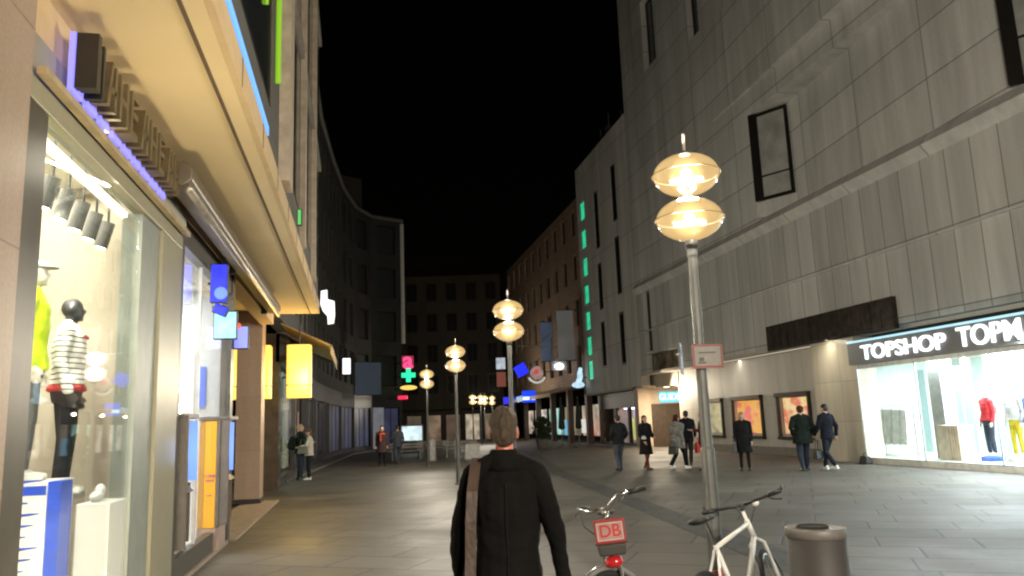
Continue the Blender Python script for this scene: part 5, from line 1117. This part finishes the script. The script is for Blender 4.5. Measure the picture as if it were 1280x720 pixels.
# dim pedestrians in the middle
person('dark clothed person with a red collar standing before the curved dark block',(1.0,34.8,0),R(170),1.72,'stand',pbr('black red top',(.03,.012,.012),.8),.60,BLK,SHB,DKH,skirt=True)
a=thing('scarf','orange red scarf round the neck of the dark person before the curved block','scarf',(1.0,34.72,1.38)); m=MB(); m.torus(.10,.045,Matrix.Rotation(R(90),4,'X'),20,8); m.build('loop',pbr('orange red knit',(.45,.06,.03),.9),a,smooth=True); m=MB(); m.box(-.09,-.02,-.17,-.13,-.30,.0); m.build('hanging_end',pbr('orange red knit',(.4,.05,.03),.9),a)
person('person in slate grey clothes just right of the one with the red collar',(1.75,36.4,0),R(10),1.70,'walk',cloth('slate jacket',(.04,.045,.055)),.78,cloth('slate trousers',(.05,.06,.075)),SHB,DKH,face=False)
# the man in front, seen from behind
mp=dict(aR=((.272,-.05,1.165),(.312,-.02,.915)),aL=((-.272,-.055,1.165),(-.262,.0,.90)),lR=((.09,.14,.51),(.085,.20,.10)),lL=((-.09,.02,.50),(-.085,-.24,.14)))
COAT=pbr('black felt coat',(.0072,.0068,.0066),.92,var=.3,scale=7,bump=.55,bscale=15,spec=.08)
a=person('person in a black felt coat with short brown hair walking away in the foreground',(.72,3.92,0),R(-10),1.735,mp,COAT,.62,DJEAN,SHB,BRH,skin=SKINR,vox=.0075,face=True,collar=True,build=.76,name='person')
m=MB(); m.rings([(1.46,0,-.012,.125,.098),(1.50,0,-.008,.098,.088),(1.555,0,-.002,.084,.084),(1.562,0,-.002,.076,.076),(1.52,0,-.003,.072,.074)],28); m.build('collar',COAT,a,smooth=True)
m=MB(); m.tube([(0,-.148,1.40),(0,-.150,1.25),(0,-.142,1.08),(0,-.158,.93),(0,-.17,.70)],.0022,5); m.build('back_seam',BLK,a)
b=thing('shoulder_bag','dark brown bag on a wide strap over the foreground person\'s left shoulder','bag',(.72,3.92,0),R(-10))
LEA=pbr('brown leather strap',(.055,.032,.022),.5,var=.25,scale=14,bump=.2)
pts=[(-0.127,.13,1.30),(-0.137,.10,1.43),(-0.140,.02,1.505),(-0.147,-.07,1.475),(-0.162,-.135,1.36),(-0.172,-.162,1.22),(-0.177,-.165,1.05),(-0.184,-.185,.90),(-0.192,-.20,.76)]
m=MB(); n_=len(pts)
for i in range(n_-1):
    p,q=Vector(pts[i]),Vector(pts[i+1]); dx=Vector((.026,0,0)); d=(q-p).normalized(); nn=d.cross(Vector((1,0,0))).normalized()*.005
    m.hexa([p-dx-nn,p+dx-nn,p+dx+nn,p-dx+nn],[q-dx-nn,q+dx-nn,q+dx+nn,q-dx+nn])
m.build('strap',LEA,b)
m=MB(); m.hexa([(-.33,-.27,.45),(.02,-.27,.45),(.02,-.18,.45),(-.33,-.18,.45)],[(-.32,-.25,.76),(.01,-.25,.76),(.01,-.19,.76),(-.32,-.19,.76)]); m.build('bag_body',LEA,b,bevel=.015)

# ------------------------------------------------------------------ mannequins
YJ=pbr('neon yellow jacket',(.62,.80,.02),.6,var=.06); STR=None
def stripes():
    m,nt,out=nm('striped knit'); L=nt.links.new; b=N(nt,'ShaderNodeBsdfPrincipled'); L(b.outputs[0],out.inputs[0]); b.inputs['Roughness'].default_value=.9
    tc=N(nt,'ShaderNodeTexCoord'); sp=N(nt,'ShaderNodeSeparateXYZ'); L(tc.outputs['Object'],sp.inputs[0])
    mu=N(nt,'ShaderNodeMath',operation='MULTIPLY'); mu.inputs[1].default_value=21; L(sp.outputs['Z'],mu.inputs[0])
    fr=N(nt,'ShaderNodeMath',operation='FRACT'); L(mu.outputs[0],fr.inputs[0])
    lt_=N(nt,'ShaderNodeMath',operation='LESS_THAN'); lt_.inputs[1].default_value=.26; L(fr.outputs[0],lt_.inputs[0])
    r=N(nt,'ShaderNodeMix',data_type='RGBA'); L(lt_.outputs[0],r.inputs[0]); r.inputs[6].default_value=(.78,.77,.72,1); r.inputs[7].default_value=(.06,.07,.08,1); L(r.outputs[2],b.inputs['Base Color']); return m
STR=stripes()
def mannequin(label,loc,rz,h,top,hem,legs,pose='stand',headm=None,**k):
    return person(label,loc,rz,h,pose,top,hem,legs,k.pop('shoes',SHW),None,skin=MANNQ,build=1.0,name='mannequin',cat='mannequin',face=False,vox=.011,headmat=headm,**k)
a=mannequin('mannequin in a neon yellow hooded jacket and grey trousers on the blue and white plinth',(-2.70,7.12,1.35),R(-75),1.83,YJ,.86,cloth('grey trousers',(.14,.14,.14)),hood=True)
m=MB(); m.ell((0,-.03,1.665),(.105,.115,.125),16,10); m.ell((0,-.06,1.55),(.12,.10,.08),14,9); o=remesh(m,'hood',YJ,.011,a,2)
bm=bmesh.new(); bm.from_mesh(o.data); bmesh.ops.delete(bm,geom=[v for v in bm.verts if v.co.y>.035],context='VERTS'); bm.to_mesh(o.data); bm.free()
m=MB(); m.ell((0,.10,1.70),(.075,.085,.014),16,8); m.ell((0,.02,1.71),(.083,.095,.05),16,9); m.build('cap',pbr('grey cap',(.4,.4,.42),.7),a,smooth=True)
a=mannequin('black headed mannequin in a white striped jumper beside the yellow one',(-2.60,7.75,1.20),R(-80),1.75,STR,.92,cloth('black quilted trousers',(.025,.025,.03)),headm=pbr('black mannequin head',(.02,.022,.024),.35))
m=MB(); m.rings([(.90,0,0,.196,.147),(.91,0,0,.212,.162),(.945,0,0,.208,.158),(.955,0,0,.19,.14)],28); m.build('waistband',pbr('red waistband',(.5,.03,.03),.8),a,smooth=True)
m=MB(); m.ell((.06,.137,1.40),(.035,.015,.015)); m.ell((-.06,.137,1.40),(.035,.015,.015)); m.build('chest_badge',pbr('red badge',(.6,.03,.03),.7),a,smooth=True)
m=MB(); m.lathe([(0,1.1),(.25,1.1),(.25,1.14),(0,1.14)],(-2.44,7.75,0),24); 
a=thing('display_stand','round grey display stand under the striped jumper mannequin','plinth',(-2.64,7.78,.16)); m=MB(); m.lathe([(.2,-.04),(.2,.04),(.06,.06),(.06,.98),(.22,1.0),(.22,1.04),(0,1.04)],(0,0,0),24); m.build('stand',pbr('grey stand',(.3,.3,.3),.4),a)
for lb,x,y,tp,lg,rz in (('mannequin in a red top and dark trousers against the cyan light',17.0,18.75,pbr('red top',(.6,.03,.04),.7),cloth('dark slate trousers',(.05,.06,.08)),80),
    ('mannequin in a white top and yellow skirt in the fashion store window',17.0,17.85,pbr('white top',(.75,.75,.72),.8),cloth('yellow skirt',(.62,.50,.05)),95),
    ('mannequin in a blue jacket at the right edge of the fashion store window',16.9,17.2,pbr('blue jacket',(.08,.16,.5),.7),cloth('lilac trousers',(.45,.40,.5)),80)):
    mannequin(lb,(x,y,.30),R(rz),1.78,tp,.93,lg,'stand',group='mannequins in the fashion store window')
    a=thing('display_plinth','low '+('blue' if 'red top' in lb else 'white' if 'yellow' in lb else 'pale grey')+' base under the '+lb.split(' in the')[0].split(' against')[0].split(' at the')[0],'plinth',(x,y,.15)); m=MB(); m.lathe([(.3,0),(.3,.11),(.28,.13),(0,.13)],(0,0,0),24); m.build('plinth_body',pbr('blue base',(.05,.12,.6),.5) if 'red top' in lb else WHITEP,a)
